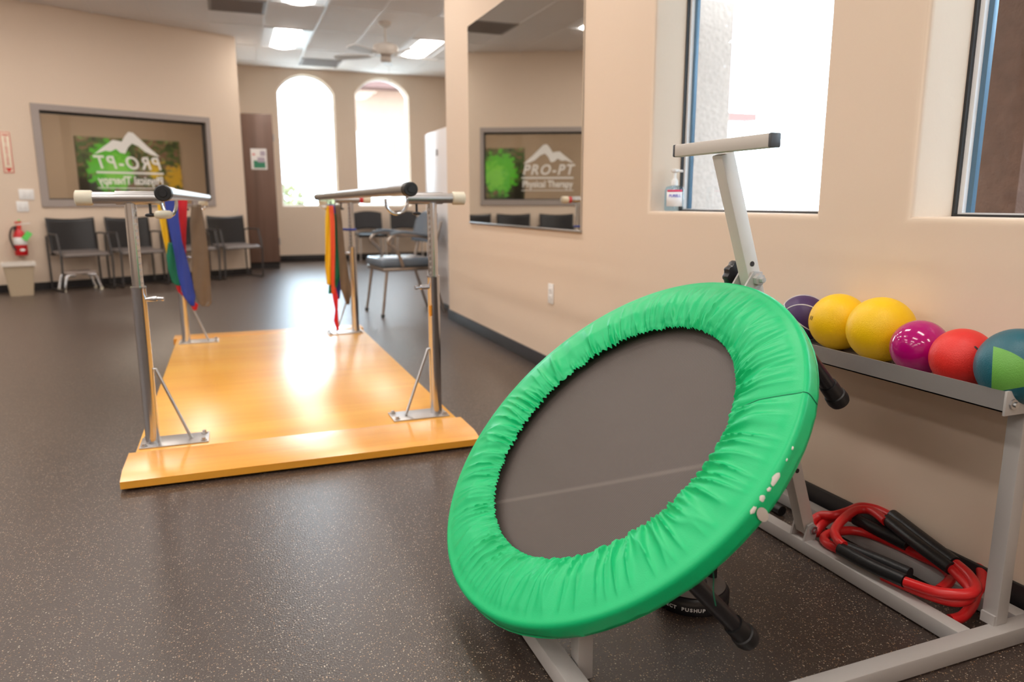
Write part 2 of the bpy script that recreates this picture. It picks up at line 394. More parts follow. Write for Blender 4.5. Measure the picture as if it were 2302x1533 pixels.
def plant_mat():
    m = bpy.data.materials.new('plant_print'); m.use_nodes = True; MATS['plant_print'] = m; nt = m.node_tree; b = nt.nodes['Principled BSDF']; N = nt.nodes; L = nt.links
    tc = N.new('ShaderNodeTexCoord'); sp = N.new('ShaderNodeSeparateXYZ'); L.new(tc.outputs['Generated'], sp.inputs[0])
    n = N.new('ShaderNodeTexNoise'); n.inputs['Scale'].default_value = 9; n.inputs['Detail'].default_value = 6; n.inputs['Distortion'].default_value = 1.2; L.new(tc.outputs['Generated'], n.inputs['Vector'])
    r = N.new('ShaderNodeValToRGB'); e = r.color_ramp.elements
    e[0].position = 0.34; e[0].color = (0.02, 0.03, 0.012, 1); e[1].position = 0.66; e[1].color = (0.22, 0.42, 0.13, 1)
    x = e.new(0.48); x.color = (0.06, 0.16, 0.03, 1); x = e.new(0.57); x.color = (0.26, 0.12, 0.10, 1)
    L.new(n.outputs[0], r.inputs[0])
    def blob(cx, cz, rad, col, prev, dist=0.25):
        v = N.new('ShaderNodeVectorMath'); v.operation = 'SUBTRACT'; v.inputs[1].default_value = (cx, 0.5, cz); L.new(tc.outputs['Generated'], v.inputs[0])
        s_ = N.new('ShaderNodeVectorMath'); s_.operation = 'MULTIPLY'; s_.inputs[1].default_value = (1.5, 0, 1); L.new(v.outputs[0], s_.inputs[0])
        l = N.new('ShaderNodeVectorMath'); l.operation = 'LENGTH'; L.new(s_.outputs[0], l.inputs[0])
        nn = N.new('ShaderNodeTexNoise'); nn.inputs['Scale'].default_value = 16; nn.inputs['Detail'].default_value = 4; L.new(tc.outputs['Generated'], nn.inputs['Vector'])
        a = N.new('ShaderNodeMath'); a.operation = 'MULTIPLY_ADD'; a.inputs[1].default_value = dist * 2; L.new(nn.outputs[0], a.inputs[0]); L.new(l.outputs['Value'], a.inputs[2])
        q = N.new('ShaderNodeMapRange'); q.inputs[1].default_value = rad + dist * 0.9; q.inputs[2].default_value = rad + dist * 1.15; q.inputs[3].default_value = 1; q.inputs[4].default_value = 0; L.new(a.outputs[0], q.inputs[0])
        mx = N.new('ShaderNodeMix'); mx.data_type = 'RGBA'; mx.inputs[7].default_value = (*col, 1); L.new(q.outputs[0], mx.inputs[0]); L.new(prev, mx.inputs[6]); return mx.outputs[2]
    c = blob(0.12, 0.35, 0.20, (0.015, 0.018, 0.012), r.outputs[0])
    c = blob(0.30, 0.62, 0.30, (0.10, 0.66, 0.03), c)
    c = blob(0.36, 0.58, 0.17, (0.24, 0.85, 0.08), c, 0.3)
    c = blob(0.72, 0.62, 0.09, (0.85, 0.62, 0.02), c)
    c = blob(0.93, 0.52, 0.13, (0.80, 0.52, 0.02), c)
    L.new(c, b.inputs['Base Color']); b.inputs['Roughness'].default_value = 0.4
plant_mat()

# ================================================================ the setting
XW, ZC, YF = 1.692, 3.07, 12.7          # right wall, ceiling height, far wall
YCORN = 5.88
LA = radians(25.5); LU = V((cos(LA), sin(LA), 0)); LN = V((sin(LA), -cos(LA), 0)); LO = V((0.239, 10.615, 0))   # wall with the office window
def lw(s, z, d=0): return LO + LU * s + V((0, 0, z)) - LN * d      # s along the wall, d behind it

fb = MB(); fb.box((-15, -4, -0.1), (XW + 0.197, YCORN - 0.1, 0)); fb.box((-15, YCORN - 0.1, -0.1), (4.25, YF + 0.25, 0)); fb.box((-15, YF + 0.25, -0.1), (0.24, 16.5, 0)); struct(fb, 'floor', 'fleck_rubber')
cb = MB(); cb.box((-15, -4, ZC), (XW + 0.197, YCORN - 0.2, ZC + 0.15)); cb.box((-15, YCORN - 0.2, ZC), (4.3, YF + 0.2, ZC + 0.15)); ceil = struct(cb, 'ceiling', 'tile_white')
gb = MB()
for i in range(-26, 7):
    x = 0.55 + 0.61 * i
    if -15 < x < 4.2: gb.box((x - 0.012, -4 if x < XW else YCORN, ZC - 0.006), (x + 0.012, YF, ZC + 0.002))
for j in range(-12, 3):
    y = 9.86 + 1.22 * j
    if -4 < y < YF: gb.box((-15, y - 0.012, ZC - 0.005), (4.2 if y > YCORN else XW, y + 0.012, ZC + 0.002))
gb.build('ceiling_grid', 'grid_white', ceil)

# right wall with deep window recesses
W1 = (1.795, 2.765, 0.930, 2.35); W2 = (0.49, 1.455, 0.930, 2.35); W3 = (-0.82, 0.15, 0.93, 2.35)
rb = MB()
rect = lambda a, b, z0, z1: [(a, z0), (b, z0), (b, z1), (a, z1)]
rb.poly([(-4, 0), (YCORN, 0), (YCORN, ZC), (-4, ZC)], [rect(*W1), rect(*W2), rect(*W3)], lambda s, z, d: (XW + d, s, z), 0.197, bev=0.018)
struct(rb, 'wall_right', 'wall_paint', smooth=50)
struct(MB().box((XW + 0.0005, YCORN - 0.1, 0), (4.25, YCORN, ZC)), 'wall_return', 'wall_paint')
struct(MB().box((XW + 0.197, YCORN - 0.2, -0.1), (4.28, YCORN - 0.1, 4.4)), 'wall_outside', 'stucco_light')
struct(MB().box((4.08, YCORN, 0), (4.25, YF + 0.25, ZC)), 'wall_east', 'wall_paint')
struct(MB().box((-15, -4.2, 0), (XW + 0.197, -4, ZC)), 'wall_back', 'wall_paint')
struct(MB().box((-15.2, -4, 0), (-15, 8.0, ZC)), 'wall_west', 'wall_paint')
# far wall with two arched windows
def arch(x0, x1, z0, zs, zt, n=14):
    hw = (x1 - x0) / 2; rise = zt - zs; R = (hw * hw + rise * rise) / (2 * rise); cz = zt - R; cx = (x0 + x1) / 2; a0 = math.asin(min(1, hw / R))
    return [(x0, z0), (x1, z0)] + [(cx + R * sin(a0 - 2 * a0 * k / n), cz + R * cos(a0 - 2 * a0 * k / n)) for k in range(n + 1)]
A1 = (0.86, 1.755, 0.905, 2.705, 2.985); A2 = (2.10, 2.995, 0.905, 2.725, 2.995)
xb = MB(); xb.poly([(0.2, 0), (4.2, 0), (4.2, ZC), (0.2, ZC)], [arch(*A1), arch(*A2)], lambda s, z, d: (s, YF + d, z), 0.25, bev=0.02)
struct(xb, 'wall_far', 'wall_paint', smooth=50)
# wall with the office window
OW = (-2.325, -0.475, 1.0, 1.965)
lb = MB(); lb.poly([(-17.2, 0), (0, 0), (0, ZC), (-17.2, ZC)], [rect(*OW)], lambda s, z, d: lw(s, z, d), 0.13)
struct(lb, 'wall_left', 'wall_paint')
# the office behind it
struct(MB().box((0.12, 10.78, 0), (0.24, 15.6, ZC)), 'wall_office_right', 'wall_paint')
DB = 4.0
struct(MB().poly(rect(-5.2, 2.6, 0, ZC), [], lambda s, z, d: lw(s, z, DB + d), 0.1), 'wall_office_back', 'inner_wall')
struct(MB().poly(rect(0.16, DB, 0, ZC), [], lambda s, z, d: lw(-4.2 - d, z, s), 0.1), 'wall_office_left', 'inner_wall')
struct(MB().prism([(-4.3, 0.14), (-0.06, 0.14), (1.84, DB + 0.1), (-4.3, DB + 0.1)], lambda s, d, z: lw(s, z, d), 2.75, 2.85), 'ceiling_office', 'tile_white')
# baseboards
struct(MB().box((XW - 0.012, -4, 0), (XW + 0.0, YCORN + 0.012, 0.082), 0.003), 'baseboard_right', 'rubber_base')
struct(MB().box((XW - 0.012, YCORN, 0), (4.08, YCORN + 0.012, 0.082), 0.003), 'baseboard_return', 'rubber_base')
struct(MB().box((0.241, YF - 0.012, 0), (4.08, YF, 0.10), 0.003), 'baseboard_far', 'rubber_base')
struct(MB().prism(rect(-17, 0.012, 0, 0.085), lambda s, z, d: lw(s, z, d), -0.012, 0.0), 'baseboard_left', 'rubber_base')
# windows: frames and panes
def side_window(n, W):
    y0, y1, z0, z1 = W; x0 = XW + 0.152; fr = bpy.data.objects.new('window_%d' % n, None); C.objects.link(fr); fr['kind'] = 'structure'; fr.location = (x0, (y0 + y1) / 2, z0)
    off = fr.location
    g = MB(); t = 0.008
    for a, b in (((x0, y0, z0), (x0 + 0.03, y0 + t, z1)), ((x0, y1 - t, z0), (x0 + 0.03, y1, z1)), ((x0, y0 + t, z0), (x0 + 0.03, y1 - t, z0 + 0.006)), ((x0, y0 + t, z1 - t), (x0 + 0.03, y1 - t, z1))): g.box(a, b)
    g.build('window_gasket', 'window_dark', fr, off)
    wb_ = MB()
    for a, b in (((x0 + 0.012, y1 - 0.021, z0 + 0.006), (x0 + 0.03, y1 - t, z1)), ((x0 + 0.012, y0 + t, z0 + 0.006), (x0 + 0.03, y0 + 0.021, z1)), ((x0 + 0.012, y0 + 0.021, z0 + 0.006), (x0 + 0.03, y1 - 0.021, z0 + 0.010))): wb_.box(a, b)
    wb_.build('window_lit_bead', 'white_trim', fr, off)  # strip coloured white for the daylight on the frame's edge
    f = MB(); t2 = 0.036
    f.box((x0 + 0.026, y1 - t2, z0), (x0 + 0.042, y1, z1), 0.002); f.box((x0 + 0.026, y0, z0), (x0 + 0.042, y0 + t2, z1), 0.002)
    f.box((x0 + 0.026, y0, z0), (x0 + 0.042, y1, z0 + 0.010), 0.002); f.box((x0 + 0.026, y0, z1 - t2), (x0 + 0.042, y1, z1), 0.002)
    fo = f.build('window_frame', 'window_alu', fr, off)
    s = MB()
    for k in range(5):
        z = z0 + 0.15 + 0.3 * k
        for yy in (y1 - 0.029,): s.cyl((x0 + 0.022, yy, z), (x0 + 0.027, yy, z), 0.004, 8)
    s.build('window_screws', 'steel_dull', fo)
    MB().box((x0 + 0.030, y0 + 0.02, z0 + 0.008), (x0 + 0.036, y1 - 0.02, z1 - 0.02)).build('window_pane', 'pane_clear', fr, off)
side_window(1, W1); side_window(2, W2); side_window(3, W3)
def arch_window(n, A):
    x0, x1, z0, zs, zt = A; fr = bpy.data.objects.new('window_%d' % n, None); C.objects.link(fr); fr['kind'] = 'structure'; fr.location = ((x0 + x1) / 2, YF + 0.12, z0)
    o = arch(*A); t = 0.02; inn = arch(x0 + t, x1 - t, z0 + t, zs, zt - t)
    f = MB(); f.poly(o, [inn], lambda s, z, d: (s, YF + 0.11 + d, z), 0.05); f.build('window_frame', 'white_trim', fr, fr.location)
    g = MB(); g.poly(inn, [], lambda s, z, d: (s, YF + 0.13 + d, z), 0.006); g.build('window_pane', 'pane_clear', fr, fr.location)
arch_window(4, A1); arch_window(5, A2)
# office window
ow = bpy.data.objects.new('window_6', None); C.objects.link(ow); ow['kind'] = 'structure'; ow.location = lw(-1.4, 0.93)
f = MB(); s0, s1, z0, z1 = OW
f.poly(rect(s0 - 0.075, s1 + 0.05, z0 - 0.08, z1 + 0.065), [rect(s0 - 0.0, s1 + 0.0, z0, z1)], lambda s, z, d: lw(s, z, d - 0.02), 0.15, bev=0)
f.build('window_frame', 'grey_paint', ow, ow.location)
f = MB()
f.poly(rect(s0, s1, z0, z1), [rect(s0 + 0.02, s1 - 0.02, z0 + 0.012, z1 - 0.03)], lambda s, z, d: lw(s, z, d + 0.045), 0.02)
f.build('window_gasket', 'window_dark', ow, ow.location)
f = MB(); f.poly(rect(s0 + 0.01, s1 - 0.01, z0 + 0.01, z1 - 0.01), [], lambda s, z, d: lw(s, z, d + 0.051), 0.006)
f.build('window_pane', 'pane_office', ow, ow.location)

# logo lettering stuck on the office window, read from the office side
lg = thing('window_lettering', 'white mountain logo and lettering stuck on the office window, seen from behind', 'lettering', lw(-1.41, 1.15, 0.05))
Linv = Matrix.Translation(-lg.location)
def LM(s, z): return Linv @ frame_M(lw(s, z, 0.0492), LU, (0, 0, 1))
text_obj('letters', 'PRO-PT', 0.205, 'decal_white', LM(-1.41, 1.425), lg, bold=0.004, shear=0.25, mirror=True, xscale=0.92, spacing=1.22)
text_obj('letters', 'Physical Therapy', 0.132, 'decal_white', LM(-1.41, 1.222), lg, bold=0.0035, mirror=True, xscale=0.83)
for zz, h in ((1.315, 0.022), (1.135, 0.010)):
    MB().prism(rect(-1.79, -1.03, zz - h / 2, zz + h / 2), lambda s, z, d: lw(s, z, d), 0.0485, 0.0495).build('rule', 'decal_white', lg, lg.location)
# mountain: two peaks with a broken snow edge below
px = [(215, 346), (232, 332), (246, 322), (256, 314), (268, 316), (277, 318), (284, 305), (292, 296), (302, 298), (316, 311), (335, 329), (352, 343), (363, 353), (345, 348), (330, 341), (314, 328), (300, 322), (291, 331), (285, 345), (274, 343), (264, 334), (252, 340), (240, 338)]
def lpx(x, y):
    d = ray(x, y); k = (LO - CAM).dot(LN) / d.dot(LN); P = CAM + d * k; return ((P - LO).dot(LU), P.z)
MB().prism([lpx(*q) for q in px], lambda s, z, d: lw(s, z, d), 0.0485, 0.0495).build('mountain_logo', 'decal_white', lg, lg.location)

# photo print on the office back wall, office lamp, thermostat panel
pc = MB(); pc.prism(rect(-0.83, 0.83, 0.72, 2.02), lambda s, z, d: lw(s, z, d), DB - 0.03, DB - 0.002)
o = pc.build('wall_picture', 'plant_print', None); tag(o, 'large photo print of green leaves and yellow flowers behind the office window', 'picture')
o.data.transform(Matrix.Translation(-lw(0, 0.72, DB))); o.data.transform(Matrix.Rotation(-LA, 4, 'Z')); o.location = lw(0, 0.72, DB); o.rotation_euler = (0, 0, LA)
for i, (s, d) in enumerate(((-2.9, 2.2), (-0.4, 2.2))):
    t = thing('office_ceiling_light', ['round flush ceiling light in the office, left one behind the window', 'round flush ceiling light in the office, right one behind the window'][i], 'ceiling light', lw(s, 2.75, d), 0, 'office ceiling lights')
    MB().lathe([(0.0, -0.045), (0.17, -0.045), (0.2, -0.02), (0.2, 0.0)], n=24).build('lamp_diffuser', 'lamp_office', t)
    MB().lathe([(0.2, -0.022), (0.225, -0.022), (0.225, -0.001), (0.2, -0.001)], n=24).build('lamp_rim', 'fan_white', t)

# ================================================================ ceiling lamps and vents
proto = None; k = 0
LAB = {(0, 0): 'recessed ceiling light left of the fan, nearest the left arched window', (1, 0): 'recessed ceiling light seen behind the fan blades',
       (0, 1): 'recessed ceiling light cut by the top edge of the photo, above the parallel bars', (-1, 1): 'recessed ceiling light reflected at the top right of the wall mirror', (1, 1): 'recessed ceiling light right of the fan, cut off by the mirror wall'}
for col in range(-7, 2):
    for row in range(0, 6):
        X = 0.55 + 1.83 * col; Y = 9.86 - 2.44 * row
        if col == 1 and Y < YCORN: continue
        if X < 0 and Y + 1.3 > 10.615 + (X - 0.239) * 0.477: continue
        if proto is None:
            t = proto = thing('ceiling_light', '', 'ceiling light', (X, Y, ZC), 0, 'recessed ceiling lights')
            f = MB()
            f.box((0.012, 0.012, -0.012), (0.598, 0.04, 0)); f.box((0.012, 1.18, -0.012), (0.598, 1.208, 0)); f.box((0.012, 0.04, -0.012), (0.04, 1.18, 0)); f.box((0.57, 0.04, -0.012), (0.598, 1.18, 0))
            f.build('lamp_frame', 'white_trim', t)
            MB().box((0.04, 0.04, -0.004), (0.57, 1.18, -0.001)).build('reflector', 'white_trim', t)
            g = MB(); g.grid(9, 2, lambda u, v: (0.145 + 0.32 * u, 0.06 + 1.10 * v, -0.006 - 0.03 * sin(pi * u))); g.build('lamp_diffuser', 'lamp_glow', t)
        else:
            t = copy_tree(proto); t.location = (X, Y, ZC)
        t['label'] = LAB.get((col, row), 'recessed white ceiling light panel outside the picture, seen only as glints')
vp_ = None
for i, (X, Y, lab) in enumerate(((-0.06, 8.64, 'grey square air vent in the ceiling at the top edge of the photo'), (1.17, 11.72, 'grey square air vent in the ceiling near the arched windows'), (0.55, 5.6, 'grey square air vent in the ceiling seen in the wall mirror'))):
    if vp_ is None:
        t = vp_ = thing('ceiling_vent', lab, 'air vent', (X, Y, ZC), 0, 'ceiling vents')
        f = MB()
        for q in range(9): f.beam((0.05, 0.07 + 0.06 * q, -0.008), (0.56, 0.07 + 0.06 * q, -0.008), 0.03, 0.002, up=V((0, 0.5, 1)), bev=0)
        f.build('vent_louvres', 'vent_grey', t)
        g = MB(); g.poly(rect(0.012, 0.598, 0.012, 0.598), [rect(0.045, 0.565, 0.045, 0.565)], lambda a, b, d: (a, b, -0.014 + d), 0.014); g.build('vent_frame', 'vent_grey', t)
        MB().box((0.03, 0.03, -0.003), (0.58, 0.58, -0.001)).build('vent_backing', 'black_plastic', t)
    else:
        t = copy_tree(vp_); t.location = (X, Y, ZC); t['label'] = lab

# ceiling fan
fan = thing('ceiling_fan', 'white ceiling fan with five blades hanging near the arched windows', 'ceiling fan', (1.90, 9.17, ZC))
MB().lathe([(0.0, 0.0), (0.075, 0.0), (0.07, -0.03), (0.03, -0.06), (0, -0.06)], n=24).build('canopy', 'fan_white', fan)
MB().cyl((0, 0, -0.05), (0, 0, -0.25), 0.013, 12).build('downrod', 'fan_white', fan)
MB().lathe([(0, -0.23), (0.05, -0.235), (0.135, -0.255), (0.15, -0.28), (0.15, -0.345), (0.13, -0.375), (0.08, -0.385), (0, -0.385)], n=32).build('motor_housing', 'fan_white', fan)
MB().lathe([(0, -0.385), (0.06, -0.385), (0.062, -0.44), (0.045, -0.455), (0, -0.455)], n=24).build('switch_housing', 'fan_white', fan)
ch = MB().cyl((0.03, -0.02, -0.45), (0.03, -0.02, -0.66), 0.002, 6).build('pull_chain', 'fan_white', fan)
MB().sphere((0.03, -0.02, -0.672), 0.014, 12).build('chain_knob', 'fan_white', ch)
for q in range(5):
    a = radians(4.3 + 72 * q); M = Matrix.Rotation(a, 4, 'Z')
    b = MB(); pts = [(0.2, -0.045), (0.30, -0.06), (0.58, -0.07), (0.64, -0.055), (0.66, 0), (0.64, 0.055), (0.58, 0.07), (0.30, 0.06), (0.2, 0.045)]
    b.prism(pts, lambda x, y, d: M @ V((x, y, -0.375 + d + 0.2 * y)), -0.004, 0.004); bl = b.build('blade', 'fan_white', fan)
    h = MB(); h.beam(M @ V((0.10, 0, -0.375)), M @ V((0.26, 0, -0.382)), 0.03, 0.008); h.build('blade_arm', 'fan_white', bl)

# ================================================================ mirror, outlet, bottle on the sill
mr = thing('wall_mirror', 'large frameless mirror hung on the right wall beside the first window', 'mirror', (XW, 4.33, 0.824))
MB().box((XW - 0.009, 3.405, 0.826), (XW - 0.003, 5.262, 2.195)).build('mirror_glass', 'mirror_silver', mr, mr.location)
MB().box((XW - 0.0025, 3.405, 0.824), (XW - 0.0005, 5.262, 2.195)).build('mirror_backing', 'window_dark', mr, mr.location)
MB().box((XW - 0.014, 3.40, 0.812), (XW - 0.0005, 5.265, 0.8255), 0.002).build('mirror_channel', 'steel_dull', mr, mr.location)
ol = thing('wall_outlet', 'white electrical outlet low on the right wall under the mirror', 'outlet', (XW, 3.78, 0.455))
MB().box((-0.006, -0.036, -0.058), (-0.0005, 0.036, 0.058), 0.003).build('cover_plate', 'outlet_white', ol)
for s in (-1, 1):
    q = MB().box((-0.009, -0.017, s * 0.02 - 0.014), (-0.005, 0.017, s * 0.02 + 0.014), 0.003).build('socket', 'outlet_white', ol)
    MB().box((-0.0095, -0.008, s * 0.02 - 0.004), (-0.0085, -0.006, s * 0.02 + 0.006)).box((-0.0095, 0.006, s * 0.02 - 0.004), (-0.0085, 0.008, s * 0.02 + 0.006)).build('slot', 'mark_black', q)

bt = thing('sanitizer_bottle', 'clear pump bottle of hand sanitizer standing on the window sill', 'bottle', (1.775, 2.70, 0.932))
b = MB(); b.lathe([(0, 0), (0.9, 0), (1, 0.05), (1, 0.80), (0.85, 0.95), (0.4, 1.0), (0, 1.0)], n=32)
for v in b.b.verts: v.co = V((v.co.x * 0.040, v.co.y * 0.028, v.co.z * 0.105))
b.build('bottle_body', 'bottle_clear', bt)
b = MB(); b.lathe([(0, 0.105), (0.014, 0.105), (0.014, 0.125), (0.009, 0.132), (0.006, 0.137), (0.006, 0.158), (0.016, 0.162), (0.017, 0.172), (0.0, 0.174)], n=20)
b.beam((0, 0, 0.166), (0.032, -0.01, 0.164), 0.012, 0.010); b.build('pump', 'paper_white', bt)
MB().tube([(0, 0, 0.01), (0, 0, 0.11)], 0.003, 8).build('dip_tube', 'paper_white', bt)
lab = MB(); lab.grid(12, 2, lambda u, v: (0.0405 * sin((u - .5) * 1.9), -0.0285 * cos((u - .5) * 1.9), 0.018 + 0.062 * v)); lo = lab.build('bottle_label', 'label_white', bt, thick=0.0004)
rr = MB(); rr.grid(12, 2, lambda u, v: (0.0412 * sin((u - .5) * 1.7), -0.0292 * cos((u - .5) * 1.7), 0.079 + 0.008 * v)); rr.build('red_band', 'label_red', lo, thick=0.0003)
text_obj('letters', 'PURELL', 0.0155, 'label_blue', frame_M((0.0, -0.0302, 0.062), (1, 0, 0), (0, 0, 1)), lo, extrude=0.0002, bold=0.0004, xscale=0.95)
bt.rotation_euler = (0, 0, radians(-28))

# ================================================================ parallel bars
pb = thing('parallel_bars', 'chrome parallel bars bolted to a varnished wooden platform', 'parallel bars', (0.24, 4.15, 0)); PO = pb.location
MB().box((-0.383, 2.93, 0.012), (0.866, 5.40, 0.05), 0.002).build('platform_deck', 'maple_ply', pb, PO)
def strip(y0, y1, front):
    m = MB(); yo, yi = (y0, y1) if front else (y1, y0); sg = 1 if front else -1
    prof = [(yo, 0.010), (yo, 0.036), (yo + sg * 0.075, 0.0515), (yi, 0.0515), (yi, 0.010)]
    m.prism(prof, lambda y, z, x: (x, y, z), -0.405, 0.885); m.build('threshold', 'maple_strip', pb, PO, smooth=20)
strip(2.662, 2.93, True); strip(5.40, 5.62, False)
MB().box((-0.37, 2.70, 0.0), (0.85, 5.55, 0.012)).build('underside_runner', 'black_rubber', pb, PO)
def upright(x, y, sx, front):
    """sx: +1 when the inside of the track is towards +x"""
    g = MB(); g.box((x - 0.045 if sx > 0 else x - 0.20, y - 0.06, 0.05), (x + 0.20 if sx > 0 else x + 0.045, y + 0.075, 0.056), 0.002); bp = g.build('base_plate', 'plate_steel', pb, PO)
    for bx in (-0.028, 0.182):
        for by in (-0.042, 0.056):
            h = MB(); h.lathe([(0, 0.056), (0.012, 0.056), (0.012, 0.060), (0.008, 0.061), (0.008, 0.067), (0, 0.068)], o=(x + sx * bx, y + by, 0), n=6); h.build('bolt', 'steel_dull', bp, PO)
    sl = MB().tube([(x, y, 0.056), (x, y, 0.652), (x, y, 0.655), (x, y, 0.662)], [0.0255, 0.0255, 0.0272, 0.0272], 24).build('sleeve', 'chrome', pb, PO)
    po = MB().tube([(x, y, 0.655), (x, y, 0.966)], 0.0205, 24).build('post', 'chrome', pb, PO)
    hl = MB()
    for q in range(12): hl.cyl((x + sx * 0.0150, y - 0.0138, 0.675 + 0.024 * q), (x + sx * 0.0156, y - 0.0144, 0.675 + 0.024 * q), 0.0055, 8)
    hl.build('height_holes', 'plate_steel', po, PO)
    p = MB(); d = V((sx, -0.25, 0)).normalized(); c = V((x, y, 0.615))
    p.tube([c + d * 0.02, c + d * 0.024, c + d * 0.062, c + d * 0.064, c + d * 0.078, c + d * 0.08, c + d * 0.088], [0.012, 0.010, 0.010, 0.006, 0.006, 0.009, 0.008], 14); p.build('lock_pin', 'chrome', sl, PO)
    MB().tube([(x + sx * 0.02, y, 0.345), (x + sx * 0.032, y, 0.345), (x + sx * 0.135, y, 0.060), (x + sx * 0.14, y, 0.056)], 0.006, 10).build('brace_rod', 'steel_dull', pb, PO)
    # crossways telescoping tube on top of the post
    zt = 0.985; xo, xi = x - sx * (0.152 if sx > 0 else 0.122), x + sx * 0.105
    ct = MB().tube([(x - sx * 0.045, y, zt), (xi, y, zt)], 0.0245, 24).build('cross_tube', 'steel_dull', pb, PO)
    MB().tube([(xo, y, zt), (x - sx * 0.04, y, zt)], 0.0205, 24).build('extension_tube', 'steel_dull', ct, PO)
    MB().tube([(xo - sx * 0.022, y, zt), (xo - sx * 0.018, y, zt), (xo + sx * 0.03, y, zt), (xo + sx * 0.034, y, zt)], [0.020, 0.027, 0.027, 0.024], 24).build('end_cap', 'cream_cap', ct, PO)
    if not front: MB().tube([(xo + sx * 0.035, y, zt), (xo + sx * 0.06, y, zt)], 0.0235, 20).build('red_ring', 'red_ring', ct, PO)
    kn = MB(); kx = x + sx * 0.065
    kn.cyl((kx, y, zt - 0.024), (kx, y, zt - 0.056), 0.005, 8); kn.sphere((kx, y, zt - 0.062), 0.02, 16, (1, 0.5, 0.38)); kn.build('wing_knob', 'black_plastic', ct, PO)
    # U shaped hanger that carries the rail
    xr = RAIL_X(x, y); r = (xr - xi) * sx
    pts = [(xi - sx * 0.006, y - 0.012, zt), ] + [((xi + xr) / 2 - sx * abs(xr - xi) / 2 * cos(pi * k / 12), y - 0.012, zt - 0.012 - 0.052 * sin(pi * k / 12)) for k in range(13)] + [(xr, y - 0.012, zt - 0.002)]
    MB().tube(pts, 0.0065, 10).build('rail_hanger', 'chrome', pb, PO)
    return ct
LRAIL = ((-0.186, 2.56), (-0.120, 5.36)); RRAIL = ((0.606, 2.56), (0.592, 5.36))
def RAIL_X(x, y):
    a, b = LRAIL if x < 0.24 else RRAIL; t = (y - a[1]) / (b[1] - a[1]); return a[0] + (b[0] - a[0]) * t
for x, y, sx, fr in ((-0.330, 3.02, 1, True), (0.800, 3.02, -1, True), (-0.315, 5.23, 1, False), (0.803, 5.23, -1, False)): upright(x, y, sx, fr)
for (a, b), zf, zr in ((LRAIL, 0.998, 0.998), (RRAIL, 1.014, 1.004)):
    p0 = V((a[0], a[1], zf)); p1 = V((b[0], b[1], zr)); d = (p1 - p0).normalized()
    r = MB().tube([p0 + d * 0.03, p0 + d * 0.30, p0 + d * 0.302, p1], [0.0235, 0.0235, 0.021, 0.021], 28).build('hand_rail', 'steel_dull', pb, PO)
    MB().lathe([(0, 0), (0.012, 0), (0.013, 0.004), (0.022, 0.004), (0.0255, 0.008), (0.0262, 0.05), (0.0235, 0.052), (0, 0.052)], o=p0, axis=d, n=28).build('rail_cap', 'black_rubber', r, PO)
    MB().lathe([(0, 0.0), (0.022, 0.0), (0.024, -0.015), (0.02, -0.03), (0, -0.03)][::-1], o=p1 + d * 0.02, axis=d, n=20).build('rail_cap', 'black_rubber', r, PO)
MB().box((0.776, 2.9945, 0.49), (0.782, 3.012, 0.535)).build('orange_sticker', 'orange_label', pb, PO)
mk = MB(); mk.box((-0.252, 2.975, 0.910), (-0.190, 3.02, 0.940), 0.013, seg=3); mk.build('foam_pad', 'cream_cap', pb, PO)
for x in (-0.145, 0.615):
    MB().box((x - 0.028, 5.205, 0.948), (x + 0.028, 5.255, 0.976), 0.006).build('rail_saddle', 'cream_cap', pb, PO)

# ---------------------------------------------------------------- exercise bands hung on the rear cross tubes
def band(name, label, m, spine, Y, dY=0.012, gap=0.012, parts=()):
    """spine: (px x left, px x right, px y) rows; a flat elastic loop, front and back strip"""
    rows = []
    n = len(spine); tt = []
    for i in range((n - 1) * 5 + 1):
        q = i / 5; a = min(int(q), n - 2); f_ = q - a; f_ = f_ * f_ * (3 - 2 * f_) * .5 + f_ * .5
        rows.append(tuple(spine[a][k] * (1 - f_) + spine[a + 1][k] * f_ for k in range(3)))
    m1 = MB(); nn = len(rows); W = 9
    def fn(u, v):
        i = min(int(round(v * (nn - 1))), nn - 1); xl, xr, y = rows[i]
        wv = 0.006 * sin(u * 9 + i * 0.35) * (0.3 + 0.7 * v)
        P = ony(xl + (xr - xl) * u, y, Y); P.y += wv - gap * 0.5; return P
    m1.grid(W, nn, fn)
    o = m1.build(name, m, None, thick=0.003); return tag(o, label, 'exercise band', 'exercise bands on the parallel bars')
B = 'exercise_band'
band(B, 'yellow elastic band in the left bundle on the parallel bars', 'band_yellow', [(352, 366, 440), (356, 372, 480), (366, 379, 530), (376, 384, 575), (380, 386, 600)], 5.16)
band(B, 'blue elastic band in the left bundle on the parallel bars', 'band_blue', [(368, 400, 440), (375, 402, 490), (386, 409, 540), (394, 420, 580), (400, 430, 620), (412, 440, 665), (430, 437, 688)], 5.12)
band(B, 'green elastic band half hidden behind the left blue band', 'band_green', [(378, 392, 545), (374, 400, 575), (378, 408, 605), (388, 412, 635), (398, 410, 642)], 5.15)
band(B, 'red elastic band behind the blue one in the left bundle', 'band_red', [(396, 422, 440), (402, 420, 490), (406, 418, 545), (400, 418, 590), (392, 412, 632), (400, 414, 655), (420, 430, 672), (428, 446, 684), (434, 442, 697)], 5.21)
band(B, 'brown elastic loop hanging under the left rail end', 'band_brown', [(430, 452, 460), (427, 460, 500), (430, 468, 560), (431, 472, 610), (436, 474, 650), (446, 476, 680), (456, 468, 688)], 5.10)
band(B, 'yellow elastic band in the right bundle on the parallel bars', 'band_yellow', [(734, 744, 462), (731, 747, 490), (731, 746, 540), (731, 745, 600), (735, 746, 640)], 5.13)
band(B, 'coral elastic band beside yellow in the right bundle', 'band_coral', [(739, 749, 462), (742, 752, 500), (743, 753, 560), (744, 752, 630), (746, 753, 660)], 5.115)
